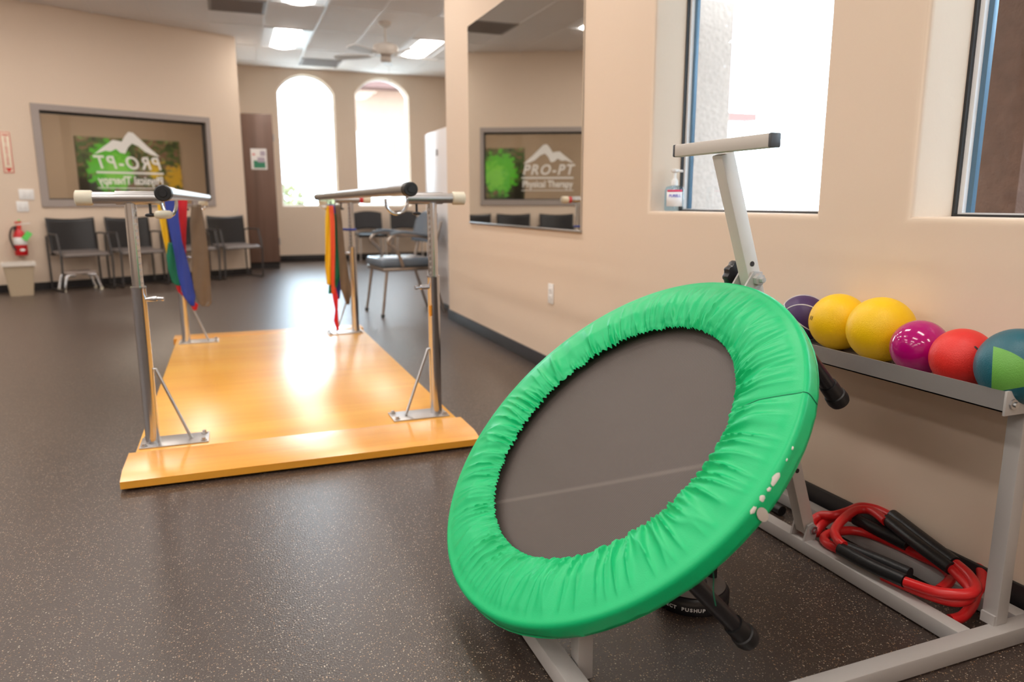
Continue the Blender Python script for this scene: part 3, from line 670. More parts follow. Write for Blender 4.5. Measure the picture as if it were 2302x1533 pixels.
band(B, 'blue elastic band behind the others in the right bundle', 'band_blue', [(733, 758, 460), (740, 756, 500), (748, 760, 580), (754, 767, 640), (757, 763, 672)], 5.19)
band(B, 'green elastic band twisted in the right bundle', 'band_green', [(749, 757, 480), (750, 759, 540), (749, 762, 590), (745, 764, 620), (739, 757, 645), (738, 748, 660)], 5.145)
band(B, 'brown elastic loop in the right bundle by the post', 'band_brown', [(752, 764, 460), (757, 769, 500), (760, 775, 560), (763, 783, 610), (766, 789, 650), (779, 785, 684)], 5.125)
band(B, 'red twisted elastic tail dangling lowest from the right bundle', 'band_red', [(744, 754, 645), (748, 760, 670), (753, 759, 695), (750, 761, 720), (757, 762, 742)], 5.12)
tie = MB(); c = ony(779, 505, 5.23)
tie.tube([V((0.803 + 0.027 * cos(a), 5.23 + 0.027 * sin(a), 0.78)) for a in [2 * pi * k / 16 for k in range(16)]], 0.008, 8, closed=True)
tie.tube([(0.778, 5.22, 0.78), (0.725, 5.20, 0.785)], 0.008, 8)
tag(tie.build(B, 'band_blue', None), 'short blue band tied round the far right post of the bars', 'exercise band', 'exercise bands on the parallel bars')

# ================================================================ trampoline rebounder on its rack
TC = V((0.797, 1.470, 0.440)); az = -pi / 2 + 0.03; el = 0.83
TN = V((cos(el) * sin(az), -cos(el) * cos(az), sin(el))); TUP = (V((0, 0, 1)) - TN * TN.z).normalized(); TU = TUP.cross(TN)
TM = frame_M(TC, TU, TUP, TN)              # local x = along the hinge, y = up the slope, z = out of the mat
rb_ = thing('trampoline_rebounder', 'green padded mini trampoline tilted on a grey steel rack', 'trampoline rebounder', (1.0, 1.46, 0)); RO = rb_.location
def tb(mb, name, m, parent=rb_, **k):
    """shape given in the tilted frame of the trampoline"""
    o = mb.build(name, m, None, **k); o.parent = parent
    o.matrix_local = parent_inv(parent) @ TM; return o
def parent_inv(p):
    M = Matrix.Identity(4)
    while p: M = Matrix.Translation(-p.location) @ M if p.type == 'EMPTY' else p.matrix_local.inverted() @ M; p = p.parent
    return M
def r_out(th): return 0.500 + 0.006 * cos(2 * th) - 0.002 * sin(2 * th)
def r_in(th): return 0.341 - 0.014 * cos(th) - 0.003 * cos(2 * th)
def nz(x, y, z=0): return noise.noise(V((x, y, z)))
NT = 1100
prof = []
for t in [k / 30 for k in range(31)]: prof.append(('top', t))
for a in range(1, 7): prof.append(('edge', a / 6))
for a in range(1, 5): prof.append(('skirt', a / 4))
prof += [('tuck', 0.5), ('tuck', 1.0)]
ER = 0.012; SK = 0.040
SEAMS = [radians(a) for a in (31.5,)]
def pad_pt(i, j):
    th = 2 * pi * i / NT; kind, t = prof[j]; ct, st = cos(th), sin(th); ri, ro = r_in(th), r_out(th)
    if kind == 'top':
        r = ri + (ro - ER - ri) * t
        sk = 0.10 * nz(ct * 3, st * 3, 7) * (1 - t)
        c2, s2 = cos(th + sk * (1 - t)), sin(th + sk * (1 - t))
        fine = nz(c2 * 40, s2 * 40, t * 1.5) * 0.0060 * max(0, 1 - t * 2.6)
        g1 = nz(c2 * 17, s2 * 17, 3 + t * 0.9); g2 = nz(c2 * 9, s2 * 9, 11 + t * 0.7)
        fold = ((1 - abs(g1)) ** 3 - 0.35) * 0.017 * (1 - t) ** 0.9 * min(1, t * 6 + 0.35) + g2 * 0.010 * (1 - t) ** 0.8 * min(1, t * 4)
        ga = sin(th * 190 + 14 * nz(ct * 5, st * 5)) * 0.0030 * max(0, 1 - t * 5.5)
        h = -0.020 + 0.022 * min(1, t * 2.2) ** 0.7 + 0.006 * sin(pi * t) + fine + fold + ga
        if 0.06 < t < 0.14: h -= 0.0022 * sin(pi * (t - 0.06) / 0.08)          # elastic channel
        h *= 1
        if t > 0.85: h = h * (1 - (t - 0.85) / 0.15) + 0.002 * ((t - 0.85) / 0.15)
        if t < 0.05: r += 0.0013 * sin(th * 190 + 1 + 14 * nz(ct * 5, st * 5))
        for sm in SEAMS:
            dth = (th - sm + pi) % (2 * pi) - pi; dl = abs(dth) * r
            if dl < 0.004: h -= 0.0025 * (1 - dl / 0.004)
        return V((ct * r, st * r, h))
    wob = 1 + 0.004 * nz(ct * 6, st * 6, 2)
    if kind == 'edge':
        a = t * pi / 2; return V((ct * (ro - ER + ER * sin(a)) , st * (ro - ER + ER * sin(a)), 0.002 - ER + ER * cos(a)))
    if kind == 'skirt':
        r = ro * wob + 0.002 * nz(ct * 20, st * 20) * t; return V((ct * r, st * r, 0.002 - ER - (SK - ER) * t - 0.004 * t * nz(ct * 5, st * 5, 5)))
    r = ro - 0.03 * t; return V((ct * r, st * r, -SK - 0.004))
m1 = MB()
R = [[m1.b.verts.new(pad_pt(i, j)) for j in range(len(prof))] for i in range(NT)]
for i in range(NT):
    A, Bq = R[i], R[(i + 1) % NT]
    for j in range(len(prof) - 1): m1.b.faces.new((A[j], A[j + 1], Bq[j + 1], Bq[j]))
pad = tb(m1, 'spring_pad', 'pad_green', smooth=80)
for sm in SEAMS:
    q = MB(); pts = []
    for j in range(3, len(prof) - 2):
        kind, t = prof[j]; i = int(round(sm / (2 * pi) * NT)) % NT; P = pad_pt(i, j); pts.append(P + V((cos(sm), sin(sm), 0)) * (0.0004 if kind != 'top' else 0) + V((0, 0, 0.0006 if kind == 'top' else 0)))
    q.tube(pts, 0.0010, 5); o = q.build('seam', 'seam_green', None); o.parent = pad
# worn patches where the green vinyl has flaked off the lower rim
random.seed(4)
for th0, dth, dr in ((9.8, 3.4, 0.012), (7.0, 1.1, 0.006), (4.7, 1.5, 0.009), (1.6, 2.0, 0.008), (17.5, 0.9, 0.004), (14.5, 0.7, 0.003)):
    q = MB(); th0 = radians(th0 - 0.8); dth = radians(dth); c0 = None; vs_ = []
    for k in range(14):
        a = 2 * pi * k / 14; rr = 0.75 + 0.4 * random.random(); th = th0 + dth * 0.5 * cos(a) * rr; u = 0.85 + sin(a) * rr * dr / 0.03
        ro = r_out(th); aa = max(0.02, min(1.5, u)) * pi / 2
        vs_.append(V((cos(th) * (ro - ER + (ER + 0.0007) * sin(aa)), sin(th) * (ro - ER + (ER + 0.0007) * sin(aa)), 0.0028 - ER + (ER + 0.0004) * cos(aa))))
    cc = sum(vs_, V()) / 14; u_ = cc.copy(); u_.z = 0; u_.normalize(); cc += (u_ * 0.6 + V((0, 0, 0.6))) * 0.0022
    bv = [q.b.verts.new(v) for v in vs_]; bc = q.b.verts.new(cc)
    for k in range(14): q.b.faces.new((bv[k], bv[(k + 1) % 14], bc))
    o = q.build('worn_patch', 'wear_white', None); o.parent = pad
q = MB(); vs_ = []                                   # a bare patch on the rim where the vinyl is torn
for k in range(20):
    a = 2 * pi * k / 20; th = radians(1.6) + cos(a) * 0.021; vs_.append(V((cos(th) * (r_out(th) + 0.0035), sin(th) * (r_out(th) + 0.0035), -0.026 + sin(a) * 0.017)))
bc = q.b.verts.new(V((cos(0.028) * (r_out(0) + 0.0042), sin(0.028) * r_out(0), -0.026))); bv = [q.b.verts.new(v) for v in vs_]
for k in range(20): q.b.faces.new((bv[k], bv[(k + 1) % 20], bc))
o = q.build('worn_patch', 'fan_white', None); o.parent = pad
th_ = MB(); P0 = TM @ V((cos(radians(-13)) * 0.498, sin(radians(-13)) * 0.498, -0.04))      # a loose sewing thread
th_.tube(bez([P0, P0 + V((0.004, 0, -0.02)), P0 + V((0.002, -0.004, -0.045)), P0 + V((0.006, -0.008, -0.07))], 4), 0.0012, 6); o = th_.build('loose_thread', 'seam_green', rb_, RO)
bed = MB(); bed.grid(96, 14, lambda u, v: (cos(2 * pi * u) * (0.41 * v), sin(2 * pi * u) * (0.41 * v), -0.042 - 0.003 * (1 - v)), closed_u=True); tb(bed, 'jumping_mat', 'woven_mat')
hoop = MB(); hoop.tube([(cos(2 * pi * k / 72) * 0.474, sin(2 * pi * k / 72) * 0.474, -0.028) for k in range(72)], 0.0145, 10, closed=True); tb(hoop, 'hoop', 'frame_blue')
hoopc = MB(); hoopc.tube([(cos(2 * pi * k / 72) * 0.492, sin(2 * pi * k / 72) * 0.492, -0.0455) for k in range(72)], 0.006, 8, closed=True); tb(hoopc, 'pad_hem', 'pad_green')
spr = MB()
for k in range(36):
    a = 2 * pi * k / 36; spr.cyl((cos(a) * 0.405, sin(a) * 0.405, -0.031), (cos(a) * 0.462, sin(a) * 0.462, -0.029), 0.005, 6)
tb(spr, 'springs', 'steel_dull')
for a, L in ((57, 0.245), (-18.5, 0.262), (125, 0.245), (200, 0.245)):
    a = radians(a); x, y = cos(a) * 0.474, sin(a) * 0.474
    lg_ = tb(MB().tube([(x, y, -0.034), (x, y, -L)], 0.0165, 18), 'leg', 'black_plastic')
    ft = MB().lathe([(0, -L + 0.055), (0.0195, -L + 0.055), (0.0205, -L + 0.05), (0.0205, -L + 0.022), (0.0235, -L + 0.020), (0.0245, -L + 0.004), (0.022, -L - 0.006), (0, -L - 0.006)][::-1], o=(x, y, 0), n=24)
    o = ft.build('rubber_foot', 'black_rubber', None); o.parent = lg_
# steel rack (world frame)
def rk(mb, name, m='powder_coat', parent=rb_, **k): return mb.build(name, m, parent, RO, **k)
XF, XN, XB, Y0, Y1 = 0.578, 1.452, 1.636, 0.983, 1.975
rk(MB().box((XF - 0.022, 1.0, 0.004), (XF + 0.022, 1.985, 0.046), 0.003), 'base_rail')
rk(MB().box((XF - 0.021, 1.985, 0.005), (XF + 0.021, 1.990, 0.045), 0.002), 'rail_plug', 'black_plastic')
rk(MB().box((XN - 0.02, 1.003, 0.004), (XN + 0.02, 1.955, 0.042), 0.003), 'base_rail')
rk(MB().box((XB - 0.02, 1.003, 0.004), (XB + 0.02, 1.955, 0.042), 0.003), 'base_rail')
for y in (0.983, 1.975): 
    if y < 1.5: rk(MB().box((0.52, y - 0.02, 0.003), (1.672, y + 0.02, 0.043), 0.003), 'cross_rail')
    else: rk(MB().box((XF + 0.022, y - 0.02, 0.004), (1.672, y + 0.02, 0.044), 0.003), 'cross_rail')
sc_ = MB()
for x in (1.62,): sc_.lathe([(0, 0), (0.010, 0), (0.010, 0.005), (0.005, 0.007), (0, 0.007)], o=(x, 0.9635, 0.026), axis=(0, -1, 0), n=6)
rk(sc_, 'bolt', 'steel_dull')
# hinge post under the low edge
hp = rk(MB().box((0.603, 1.198, 0.004), (0.638, 1.233, 0.215), 0.003), 'hinge_post')
rk(MB().lathe([(0, 0), (0.011, 0), (0.011, 0.006), (0.006, 0.010), (0, 0.011)], o=(0.626, 1.198, 0.192), axis=(0, -1, 0), n=10), 'bolt', 'steel_dull', hp)
rk(MB().box((0.599, 1.203, 0.010), (0.606, 1.228, 0.04)), 'weld_tab', parent=hp)
hp2 = rk(MB().box((0.605, 1.72, 0.004), (0.645, 1.76, 0.215), 0.003), 'hinge_post')
rk(MB().box((0.60, 1.725, 0.010), (0.607, 1.755, 0.04)), 'weld_tab', parent=hp2)
# tilt strut with T handle: one square tube from the near rail up through the clamp
S0 = V((1.462, 1.497, 0.062)); S1 = V((1.112, 1.492, 1.083))
sd = (S1 - S0).normalized()
st = rk(MB().beam(S0, S1, 0.038, 0.038, up=V((-1, 0, 0))), 'strut', 'handle_coat')
rk(MB().cyl(S0 + sd * 0.80 + V((0, -0.0192, 0)), S0 + sd * 0.80 + V((0, -0.0200, 0)), 0.0065, 12), 'adjustment_hole', 'mark_black', st)
rk(MB().cyl(S0 + sd * 0.20 + V((0, -0.0192, 0)), S0 + sd * 0.20 + V((0, -0.0200, 0)), 0.0065, 12), 'adjustment_hole', 'mark_black', st)
hb = rk(MB().box((1.080, 1.296, 1.083), (1.106, 1.650, 1.113), 0.003), 'handle_bar', 'handle_coat')
rk(MB().box((1.0795, 1.287, 1.0825), (1.1065, 1.297, 1.1135), 0.003), 'end_plug', 'plug_grey', hb)
rk(MB().box((1.0795, 1.649, 1.0825), (1.1065, 1.658, 1.1135), 0.003), 'end_plug', 'plug_grey', hb)
for v in (hb,): pass
# pivot lugs on the near rail
for yy in (1.472, 1.522):
    lu = MB(); y_a, y_b = (yy - 0.003, yy + 0.003)
    lu.prism([(1.432, 0.040), (1.472, 0.040), (1.478, 0.075), (1.462, 0.092), (1.444, 0.085)], lambda a, b, d: (a, d, b), y_a, y_b); rk(lu, 'pivot_lug')
rk(MB().lathe([(0, 0), (0.012, 0), (0.012, 0.006), (0.006, 0.008), (0.006, 0.012), (0, 0.013)], o=(1.461, 1.469, 0.072), axis=(0, -1, 0), n=6), 'bolt', 'steel_dull')
# clamp between trampoline rim and strut
CL = S0 + sd * 0.76
for yy in (CL.y - 0.024, CL.y + 0.024):
    cp = MB(); cx, cz = CL.x, CL.z
    cp.prism([(cx - 0.085, cz - 0.095), (cx - 0.055, cz - 0.115), (cx + 0.018, cz - 0.010), (cx + 0.014, cz + 0.018), (cx - 0.012, cz + 0.02)], lambda a, b, d: (a, d, b), yy - 0.003, yy + 0.003); rk(cp, 'clamp_plate')
bl = rk(MB().lathe([(0, 0), (0.015, 0), (0.015, 0.012), (0.007, 0.013), (0.007, 0.024), (0, 0.025)], o=(CL.x, CL.y - 0.027, CL.z), axis=(0, -1, 0), n=6), 'clamp_bolt', 'powder_coat')
kb = MB()
n_ = 44
pr = [(0.6, 0.0), (0.97, 0.002), (1.0, 0.008), (1.0, 0.020), (0.95, 0.025), (0.3, 0.020), (0, 0.020)]
ko = V((CL.x + 0.01, CL.y + 0.046, CL.z + 0.0))
Rg = []
for rr_, h in pr[:-1]:
    Rg.append([kb.b.verts.new(ko + V((cos(2 * pi * k / n_) * 0.044 * rr_ * (1 if (k // 2) % 2 else (0.91 if rr_ > 0.9 else 1)), h, sin(2 * pi * k / n_) * 0.044 * rr_ * (1 if (k // 2) % 2 else (0.91 if rr_ > 0.9 else 1))))) for k in range(n_)])
for A, Bq in zip(Rg, Rg[1:]):
    for k in range(n_): kb.b.faces.new((A[k], A[(k + 1) % n_], Bq[(k + 1) % n_], Bq[k]))
kb.b.faces.new(Rg[0][::-1]); kb.b.faces.new(Rg[-1])
kn_ = rk(kb, 'clamp_knob', 'black_plastic')
rk(MB().cyl((CL.x + 0.003, CL.y + 0.02, CL.z), (CL.x + 0.003, CL.y + 0.05, CL.z), 0.006, 10), 'knob_stem', 'steel_dull', kn_)
# ball tray between two uprights
TX0, TZ0 = 1.440, 0.553
for y in (1.0, 1.94):
    up_ = rk(MB().box((1.530, y - 0.012, 0.042), (1.566, y + 0.024, 0.545), 0.003), 'upright')
    if y < 1.5:
        rk(MB().box((1.524, y - 0.010, 0.042), (1.531, y + 0.022, 0.066)), 'foot_bracket', parent=up_)
tr = MB()
tr.box((TX0, 0.972, TZ0 - 0.004), (1.684, 2.0, TZ0 - 0.001)); tr.box((TX0, 0.972, TZ0 - 0.004), (TX0 + 0.003, 2.0, TZ0 + 0.040)); tr.box((1.681, 0.972, TZ0 - 0.004), (1.684, 2.0, TZ0 + 0.03))
tray = rk(tr, 'ball_tray', 'tray_steel')
pl = rk(MB().box((TX0 - 0.004, 0.9665, TZ0 - 0.010), (1.684, 0.972, TZ0 + 0.042), 0.001), 'end_plate', 'powder_coat', tray)
rk(MB().lathe([(0, 0), (0.011, 0), (0.011, 0.004), (0.006, 0.005), (0.006, 0.010), (0, 0.011)], o=(TX0 + 0.016, 0.9665, TZ0 + 0.014), axis=(0, -1, 0), n=8), 'bolt', 'steel_dull', pl)

# ================================================================ balls on the tray
def ball(label, m, px_, r, X, extra=None):
    P = onx(px_[0], px_[1], X); c = V((X, P.y, TZ0 - 0.0008 + r))
    t = thing('exercise_ball', label, 'ball', (c.x, c.y, c.z - r), 0, 'balls on the wall tray')
    MB().sphere((0, 0, r), r, 56).build('ball_body', m, t)
    view = (CAM - c).normalized(); rt = V((0, 0, 1)).cross(view).normalized(); u2 = view.cross(rt)
    if extra: extra(t, r, view, rt, u2)
    return t
def at_view(r, view, rt, u2, a, b, k=1.0):
    """point on the ball surface, a to the right and b up of the middle that faces the room (in radii)"""
    z = math.sqrt(max(0, 1 - a * a - b * b)); return V((0, 0, r)) + (rt * a + u2 * b + view * z) * r * k
def rings(t, r, view, rt, u2):
    for ax, off in (((0.55, 0.75, 0.3), 0.0), ((0.1, 0.5, -0.85), 0.25), ((0.1, 0.5, -0.85), -0.45)):
        n = (rt * ax[0] + u2 * ax[1] + view * ax[2]).normalized(); a = n.orthogonal().normalized(); b = n.cross(a); q = math.sqrt(1 - off * off)
        MB().tube([V((0, 0, r)) + (n * off + (a * cos(2 * pi * k / 64) + b * sin(2 * pi * k / 64)) * q) * r * 1.0 for k in range(64)], 0.0016, 6, closed=True).build('seam_line', 'label_white', t)
def marks(lst, m='mark_black'):
    def fn(t, r, view, rt, u2):
        for a0, b0, a1, b1, w_ in lst:
            q = MB(); N = 6; d = V((a1 - a0, b1 - b0)); nrm = V((-d.y, d.x)).normalized() * w_
            q.grid(N, 3, lambda u, v: at_view(r, view, rt, u2, a0 + d.x * u + nrm.x * (v - .5), b0 + d.y * u + nrm.y * (v - .5), 1.004)); q.build('printed_mark', m, t, thick=0.0004)
    return fn
def lime(t, r, view, rt, u2):
    A, Bp, Cp = V((-0.58, 0.46)), V((-0.50, -0.72)), V((0.62, -0.30))
    q = MB(); N = 16; rows = []
    for i in range(N + 1):
        row = []
        for j in range(i + 1):
            f1 = i / N; f2 = (j / i) if i else 0; p = A + ((Bp - A) * (1 - f2) + (Cp - A) * f2) * f1
            ed = V((0.0, 0.16)) * sin(pi * f1) * f2; p2 = p + ed
            row.append(q.b.verts.new(at_view(r, view, rt, u2, p2.x, p2.y, 1.003)))
        rows.append(row)
    for i in range(N):
        for j in range(i + 1):
            q.b.faces.new((rows[i][j], rows[i + 1][j], rows[i + 1][j + 1]))
            if j < i: q.b.faces.new((rows[i][j], rows[i + 1][j + 1], rows[i][j + 1]))
    q.build('lime_panel', 'ball_lime', t)
ball('purple ball with white seam lines, half hidden behind the trampoline', 'ball_purple', (1806, 728), 0.070, 1.620, rings)
ball('smaller yellow textured ball between purple and the bigger yellow ball', 'ball_yellow', (1884, 735), 0.080, 1.609, marks([(-0.93, 0.02, -0.90, 0.16, 0.02), (-0.88, 0.0, -0.85, 0.14, 0.02)]))
ball('biggest yellow textured ball on the tray beside the magenta ball', 'ball_yellow', (1979, 756), 0.0855, 1.590)
ball('shiny magenta ball between yellow and red balls', 'ball_magenta', (2066, 795), 0.0670, 1.558)
ball('red textured ball with a small black print beside the teal ball', 'ball_red', (2162, 814), 0.0675, 1.537, marks([(0.30, 0.42, 0.52, 0.22, 0.05), (0.50, 0.22, 0.78, -0.12, 0.09), (0.62, 0.16, 0.84, -0.10, 0.05)]))
ball('teal ball with a lime green panel at the near end of tray', 'ball_teal', (2290, 822), 0.080, 1.510, lime)

# ================================================================ red tubing with black foam grips, on the rack rails
k3 = 0.3477
def q3(a, b, z): return onz(1680 + a * k3, 1000 + b * k3, z)
def tubing(label, red, grips, rad=0.0125):
    c0 = V((1.54, 1.3, 0.0)); t = thing('resistance_tube', label, 'exercise tube', c0, 0, 'red exercise tubes on the rack')
    for pts in red: MB().tube(bez([q3(*p) for p in pts], 10), rad, 14).build('red_tube', 'tube_red', t, c0)
    for p in grips: MB().tube(bez([q3(*a) for a in p], 6), [0.0165] * (6 * (len(p) - 1) + 1), 18).build('foam_grip', 'foam_black', t, c0)
tubing('red exercise tube with black foam grips, the upper loop on the rack',
       [[(895, 495, 0.105), (800, 425, 0.105), (700, 425, 0.10), (610, 490, 0.095), (565, 560, 0.09), (590, 620, 0.085), (625, 650, 0.082)],
        [(930, 460, 0.10), (830, 415, 0.098), (730, 400, 0.096), (650, 430, 0.094), (560, 455, 0.085), (480, 455, 0.07), (425, 490, 0.055), (415, 540, 0.04)],
        [(1320, 800, 0.09), (1400, 880, 0.085), (1440, 930, 0.08), (1440, 985, 0.07), (1380, 1010, 0.065), (1290, 1005, 0.06), (1150, 960, 0.06), (1000, 900, 0.055), (880, 850, 0.05)],
        [(1350, 770, 0.10), (1430, 840, 0.098), (1480, 920, 0.095), (1440, 960, 0.09), (1330, 965, 0.085), (1200, 945, 0.08), (1020, 885, 0.075)]],
       [[(905, 485, 0.105), (1100, 640, 0.10), (1318, 800, 0.092)], [(940, 455, 0.105), (1140, 610, 0.105), (1345, 765, 0.10)],
        [(600, 670, 0.072), (800, 780, 0.070), (1020, 880, 0.072)]])
tubing('red exercise tube with black foam grips, the lower loop on the rack',
       [[(1000, 490, 0.080), (1130, 550, 0.080), (1300, 640, 0.080), (1440, 720, 0.078), (1510, 800, 0.07), (1515, 890, 0.062), (1480, 960, 0.055), (1450, 1040, 0.035), (1390, 1110, 0.022), (1310, 1130, 0.020)],
        [(700, 480, 0.075), (610, 460, 0.07), (530, 480, 0.06), (470, 530, 0.045), (450, 570, 0.03), (480, 550, 0.024)],
        [(590, 560, 0.055), (680, 555, 0.055), (800, 580, 0.055), (950, 640, 0.055), (1100, 710, 0.055), (1230, 770, 0.055), (1310, 840, 0.05), (1300, 890, 0.048), (1240, 940, 0.046)],
        [(590, 675, 0.055), (520, 640, 0.055), (495, 605, 0.055), (530, 575, 0.055), (590, 560, 0.055)]],
       [[(700, 480, 0.078), (860, 560, 0.075), (1040, 650, 0.07)], [(610, 650, 0.058), (830, 740, 0.058), (1050, 835, 0.058)]])
# dark rod on the floor behind the strut
tag(MB().tube([(1.56, 1.70, 0.0165), (1.56, 1.85, 0.0165)], 0.016, 14).build('foam_rod', 'foam_black', None), 'short dark foam rod on the floor behind the grey strut', 'rod')

# push-up stand under the trampoline
pu = thing('pushup_stand', 'black round push-up stand with white lettering under the trampoline', 'push-up stand', (1.012, 1.395, 0), radians(18))
MB().lathe([(0, 0), (0.088, 0), (0.092, 0.006), (0.092, 0.032), (0.084, 0.042), (0.06, 0.046), (0.03, 0.05), (0, 0.05)], n=48).build('base_disc', 'black_plastic', pu)
MB().lathe([(0.050, 0.0478), (0.0805, 0.0435), (0.082, 0.0445), (0.051, 0.049)], n=48).build('trim_ring', 'chair_edge', pu)
MB().tube(fillet([(-0.06, 0, 0.045), (-0.06, 0, 0.125), (0.06, 0, 0.125), (0.06, 0, 0.045)], 0.03), 0.013, 14).build('handle', 'black_rubber', pu)
word = 'PERFECT PUSHUP'
for i, ch_ in enumerate(word):
    if ch_ == ' ': continue
    a = radians(-118 + (i - 11) * 6.1); c_, s_ = cos(a), sin(a)
    text_obj('letter', ch_, 0.0118, 'label_white', frame_M((c_ * 0.0928, s_ * 0.0928, 0.019), (-s_, c_, 0), (0, 0, 1)), pu, extrude=0.0003, bold=0.0005, xscale=1.1)
pu.rotation_euler = (0, 0, 0)

# ================================================================ furniture by the wall with the office window
def stack_chair():
    t = thing('waiting_chair', '', 'chair', (0, 0, 0), 0, 'black chairs under the office window')
    # local: +y is the back, -y the front, x along the wall
    b = MB(); b.grid(17, 12, lambda u, v: ((u - .5) * (0.475 + 0.02 * v), 0.20 + 0.06 * v - 0.035 * (1 - (2 * u - 1) ** 2) * -1 - 0.02, 0.385 + 0.415 * v - 0.018 * (1 - (2 * u - 1) ** 2) * v))
    bo = b.build('backrest', 'chair_black', t, thick=0.012)
    MB().box((-0.04, 0.268, 0.752), (0.04, 0.288, 0.772), 0.006).build('grip_slot', 'chair_edge', bo)
    s = MB(); s.grid(11, 11, lambda u, v: ((u - .5) * 0.46, -0.23 + 0.44 * v, 0.43 - 0.02 * sin(pi * v) - 0.04 * max(0, 0.2 - v) / 0.2)); s.build('seat', 'chair_edge', t, thick=0.02)
    for sx in (-1, 1):
        x = sx * 0.255
        MB().tube(fillet([(x, 0.25, 0.60), (x, 0.23, 0.02), ], 0.03), 0.011, 10).build('leg', 'chair_frame', t)
        MB().tube(fillet([(x, -0.14, 0.625), (x, -0.22, 0.40), (x, -0.20, 0.011), (x, 0.24, 0.011)], 0.035), 0.011, 10).build('leg', 'chair_frame', t)
        MB().tube(fillet([(x, -0.15, 0.625), (x, 0.16, 0.625), (x * 0.9, 0.25, 0.60)], 0.03), 0.010, 10).build('armrest', 'chair_frame', t)
    MB().tube([(-0.255, -0.195, 0.395), (0.255, -0.195, 0.395)], 0.011, 10).tube([(-0.255, 0.20, 0.40), (0.255, 0.20, 0.40)], 0.011, 10).build('seat_rail', 'chair_edge', t)
    return t
ch0 = stack_chair()
for i, (x, y, lab) in enumerate(((-1.575, 9.42, 'black waiting chair nearest the fire extinguisher, above the step stool'), (-1.03, 9.68, 'black waiting chair second from the fire extinguisher, behind the front left post'),
                                 (-0.46, 9.96, 'black waiting chair mostly hidden behind the left bundle of bands'), (0.065, 10.20, 'black waiting chair at the wall corner beside the wooden cabinet'))):
    c = ch0 if i == 0 else copy_tree(ch0); c.location = (x, y, 0); c.rotation_euler = (0, 0, LA); c['label'] = lab
# step stool under the first chair
ss = thing('step_stool', 'low chrome-legged step stool under the leftmost waiting chair', 'step stool', (-1.62, 9.40, 0), LA)
MB().box((-0.15, -0.14, 0.185), (0.15, 0.10, 0.215), 0.012).build('step_top', 'stool_top', ss)
for sy in (-0.12, 0.08):
    for sx in (-1, 1):
        g = MB().tube(fillet([(sx * 0.06, sy, 0.175), (sx * 0.145, sy, 0.175), (sx * 0.185, sy - 0.02, 0.02)], 0.05), 0.017, 12).build('leg', 'chrome', ss)
        MB().cyl((sx * 0.186, sy - 0.02, 0.0), (sx * 0.185, sy - 0.02, 0.03), 0.017, 12).build('foot_cap', 'cream_cap', g)
# waste bin
wb = thing('waste_bin', 'beige waste bin with a clear liner below the fire extinguisher', 'bin', (-2.10, 9.06, 0), radians(14))
b = MB()
for z0_, z1_, s0_, s1_ in ((0.0, 0.34, 0.80, 1.0),):
    lo = [(-0.13 * s0_, -0.10 * s0_), (0.13 * s0_, -0.10 * s0_), (0.13 * s0_, 0.10 * s0_), (-0.13 * s0_, 0.10 * s0_)]; hi = [(-0.14, -0.11), (0.14, -0.11), (0.14, 0.11), (-0.14, 0.11)]
    A = [b.b.verts.new((x, y, 0)) for x, y in lo]; Bq = [b.b.verts.new((x, y, 0.33)) for x, y in hi]; b.b.faces.new(A[::-1])
    Cq = [b.b.verts.new((x * 0.93, y * 0.93, 0.33)) for x, y in hi]; Dq = [b.b.verts.new((x * 0.9, y * 0.9, 0.01)) for x, y in lo]; b.b.faces.new(Dq)
    for k in range(4):
        b.b.faces.new((A[k], A[(k + 1) % 4], Bq[(k + 1) % 4], Bq[k])); b.b.faces.new((Bq[k], Bq[(k + 1) % 4], Cq[(k + 1) % 4], Cq[k])); b.b.faces.new((Cq[k], Cq[(k + 1) % 4], Dq[(k + 1) % 4], Dq[k]))
    bmesh.ops.bevel(b.b, geom=[e for e in b.b.edges if abs(e.verts[0].co.z - e.verts[1].co.z) > 0.1], offset=0.015, segments=3, profile=0.5, affect='EDGES')
b.build('bin_body', 'bin_beige', wb)
l_ = MB(); l_.poly(rect(-0.152, 0.152, -0.122, 0.122), [rect(-0.125, 0.125, -0.095, 0.095)], lambda a, c, d: (a, c, 0.315 + d), 0.035, bev=0.004); l_.build('bin_liner', 'liner', wb)
# fire extinguisher on the wall
ex = thing('fire_extinguisher', 'red fire extinguisher hung on the wall at far left', 'fire extinguisher', lw(-2.665, 0.40), LA)
MB().lathe([(0, 0), (0.055, 0.0), (0.062, 0.012), (0.062, 0.20), (0.050, 0.245), (0.026, 0.275), (0.02, 0.29), (0, 0.29)], o=(0, -0.075, 0), n=32).build('cylinder', 'ext_red', ex)
MB().lathe([(0.0625, 0.115), (0.0632, 0.116), (0.0632, 0.195), (0.0625, 0.196)], o=(0, -0.075, 0), n=32).build('instruction_label', 'paper_white', ex)
MB().sphere((0, -0.137, 0.06), 0.026, 20, (1, 0.12, 0.55)).build('round_label', 'paper_white', ex)
v_ = MB().box((-0.02, -0.095, 0.285), (0.025, -0.055, 0.325), 0.004).build('valve', 'sign_red', ex)
MB().beam((-0.01, -0.075, 0.33), (0.11, -0.085, 0.345), 0.018, 0.008).build('carry_handle', 'paper_white', v_)
MB().beam((-0.03, -0.075, 0.352), (0.03, -0.075, 0.36), 0.022, 0.02).build('lever', 'sign_red', v_)
MB().box((0.005, -0.08, 0.36), (0.02, -0.065, 0.385), 0.003).build('safety_tag', 'tag_green', v_)
MB().tube(bez([(-0.02, -0.09, 0.31), (-0.07, -0.10, 0.29), (-0.095, -0.10, 0.20), (-0.075, -0.10, 0.10), (-0.058, -0.12, 0.06)], 8), 0.009, 10).build('hose', 'black_rubber', ex)
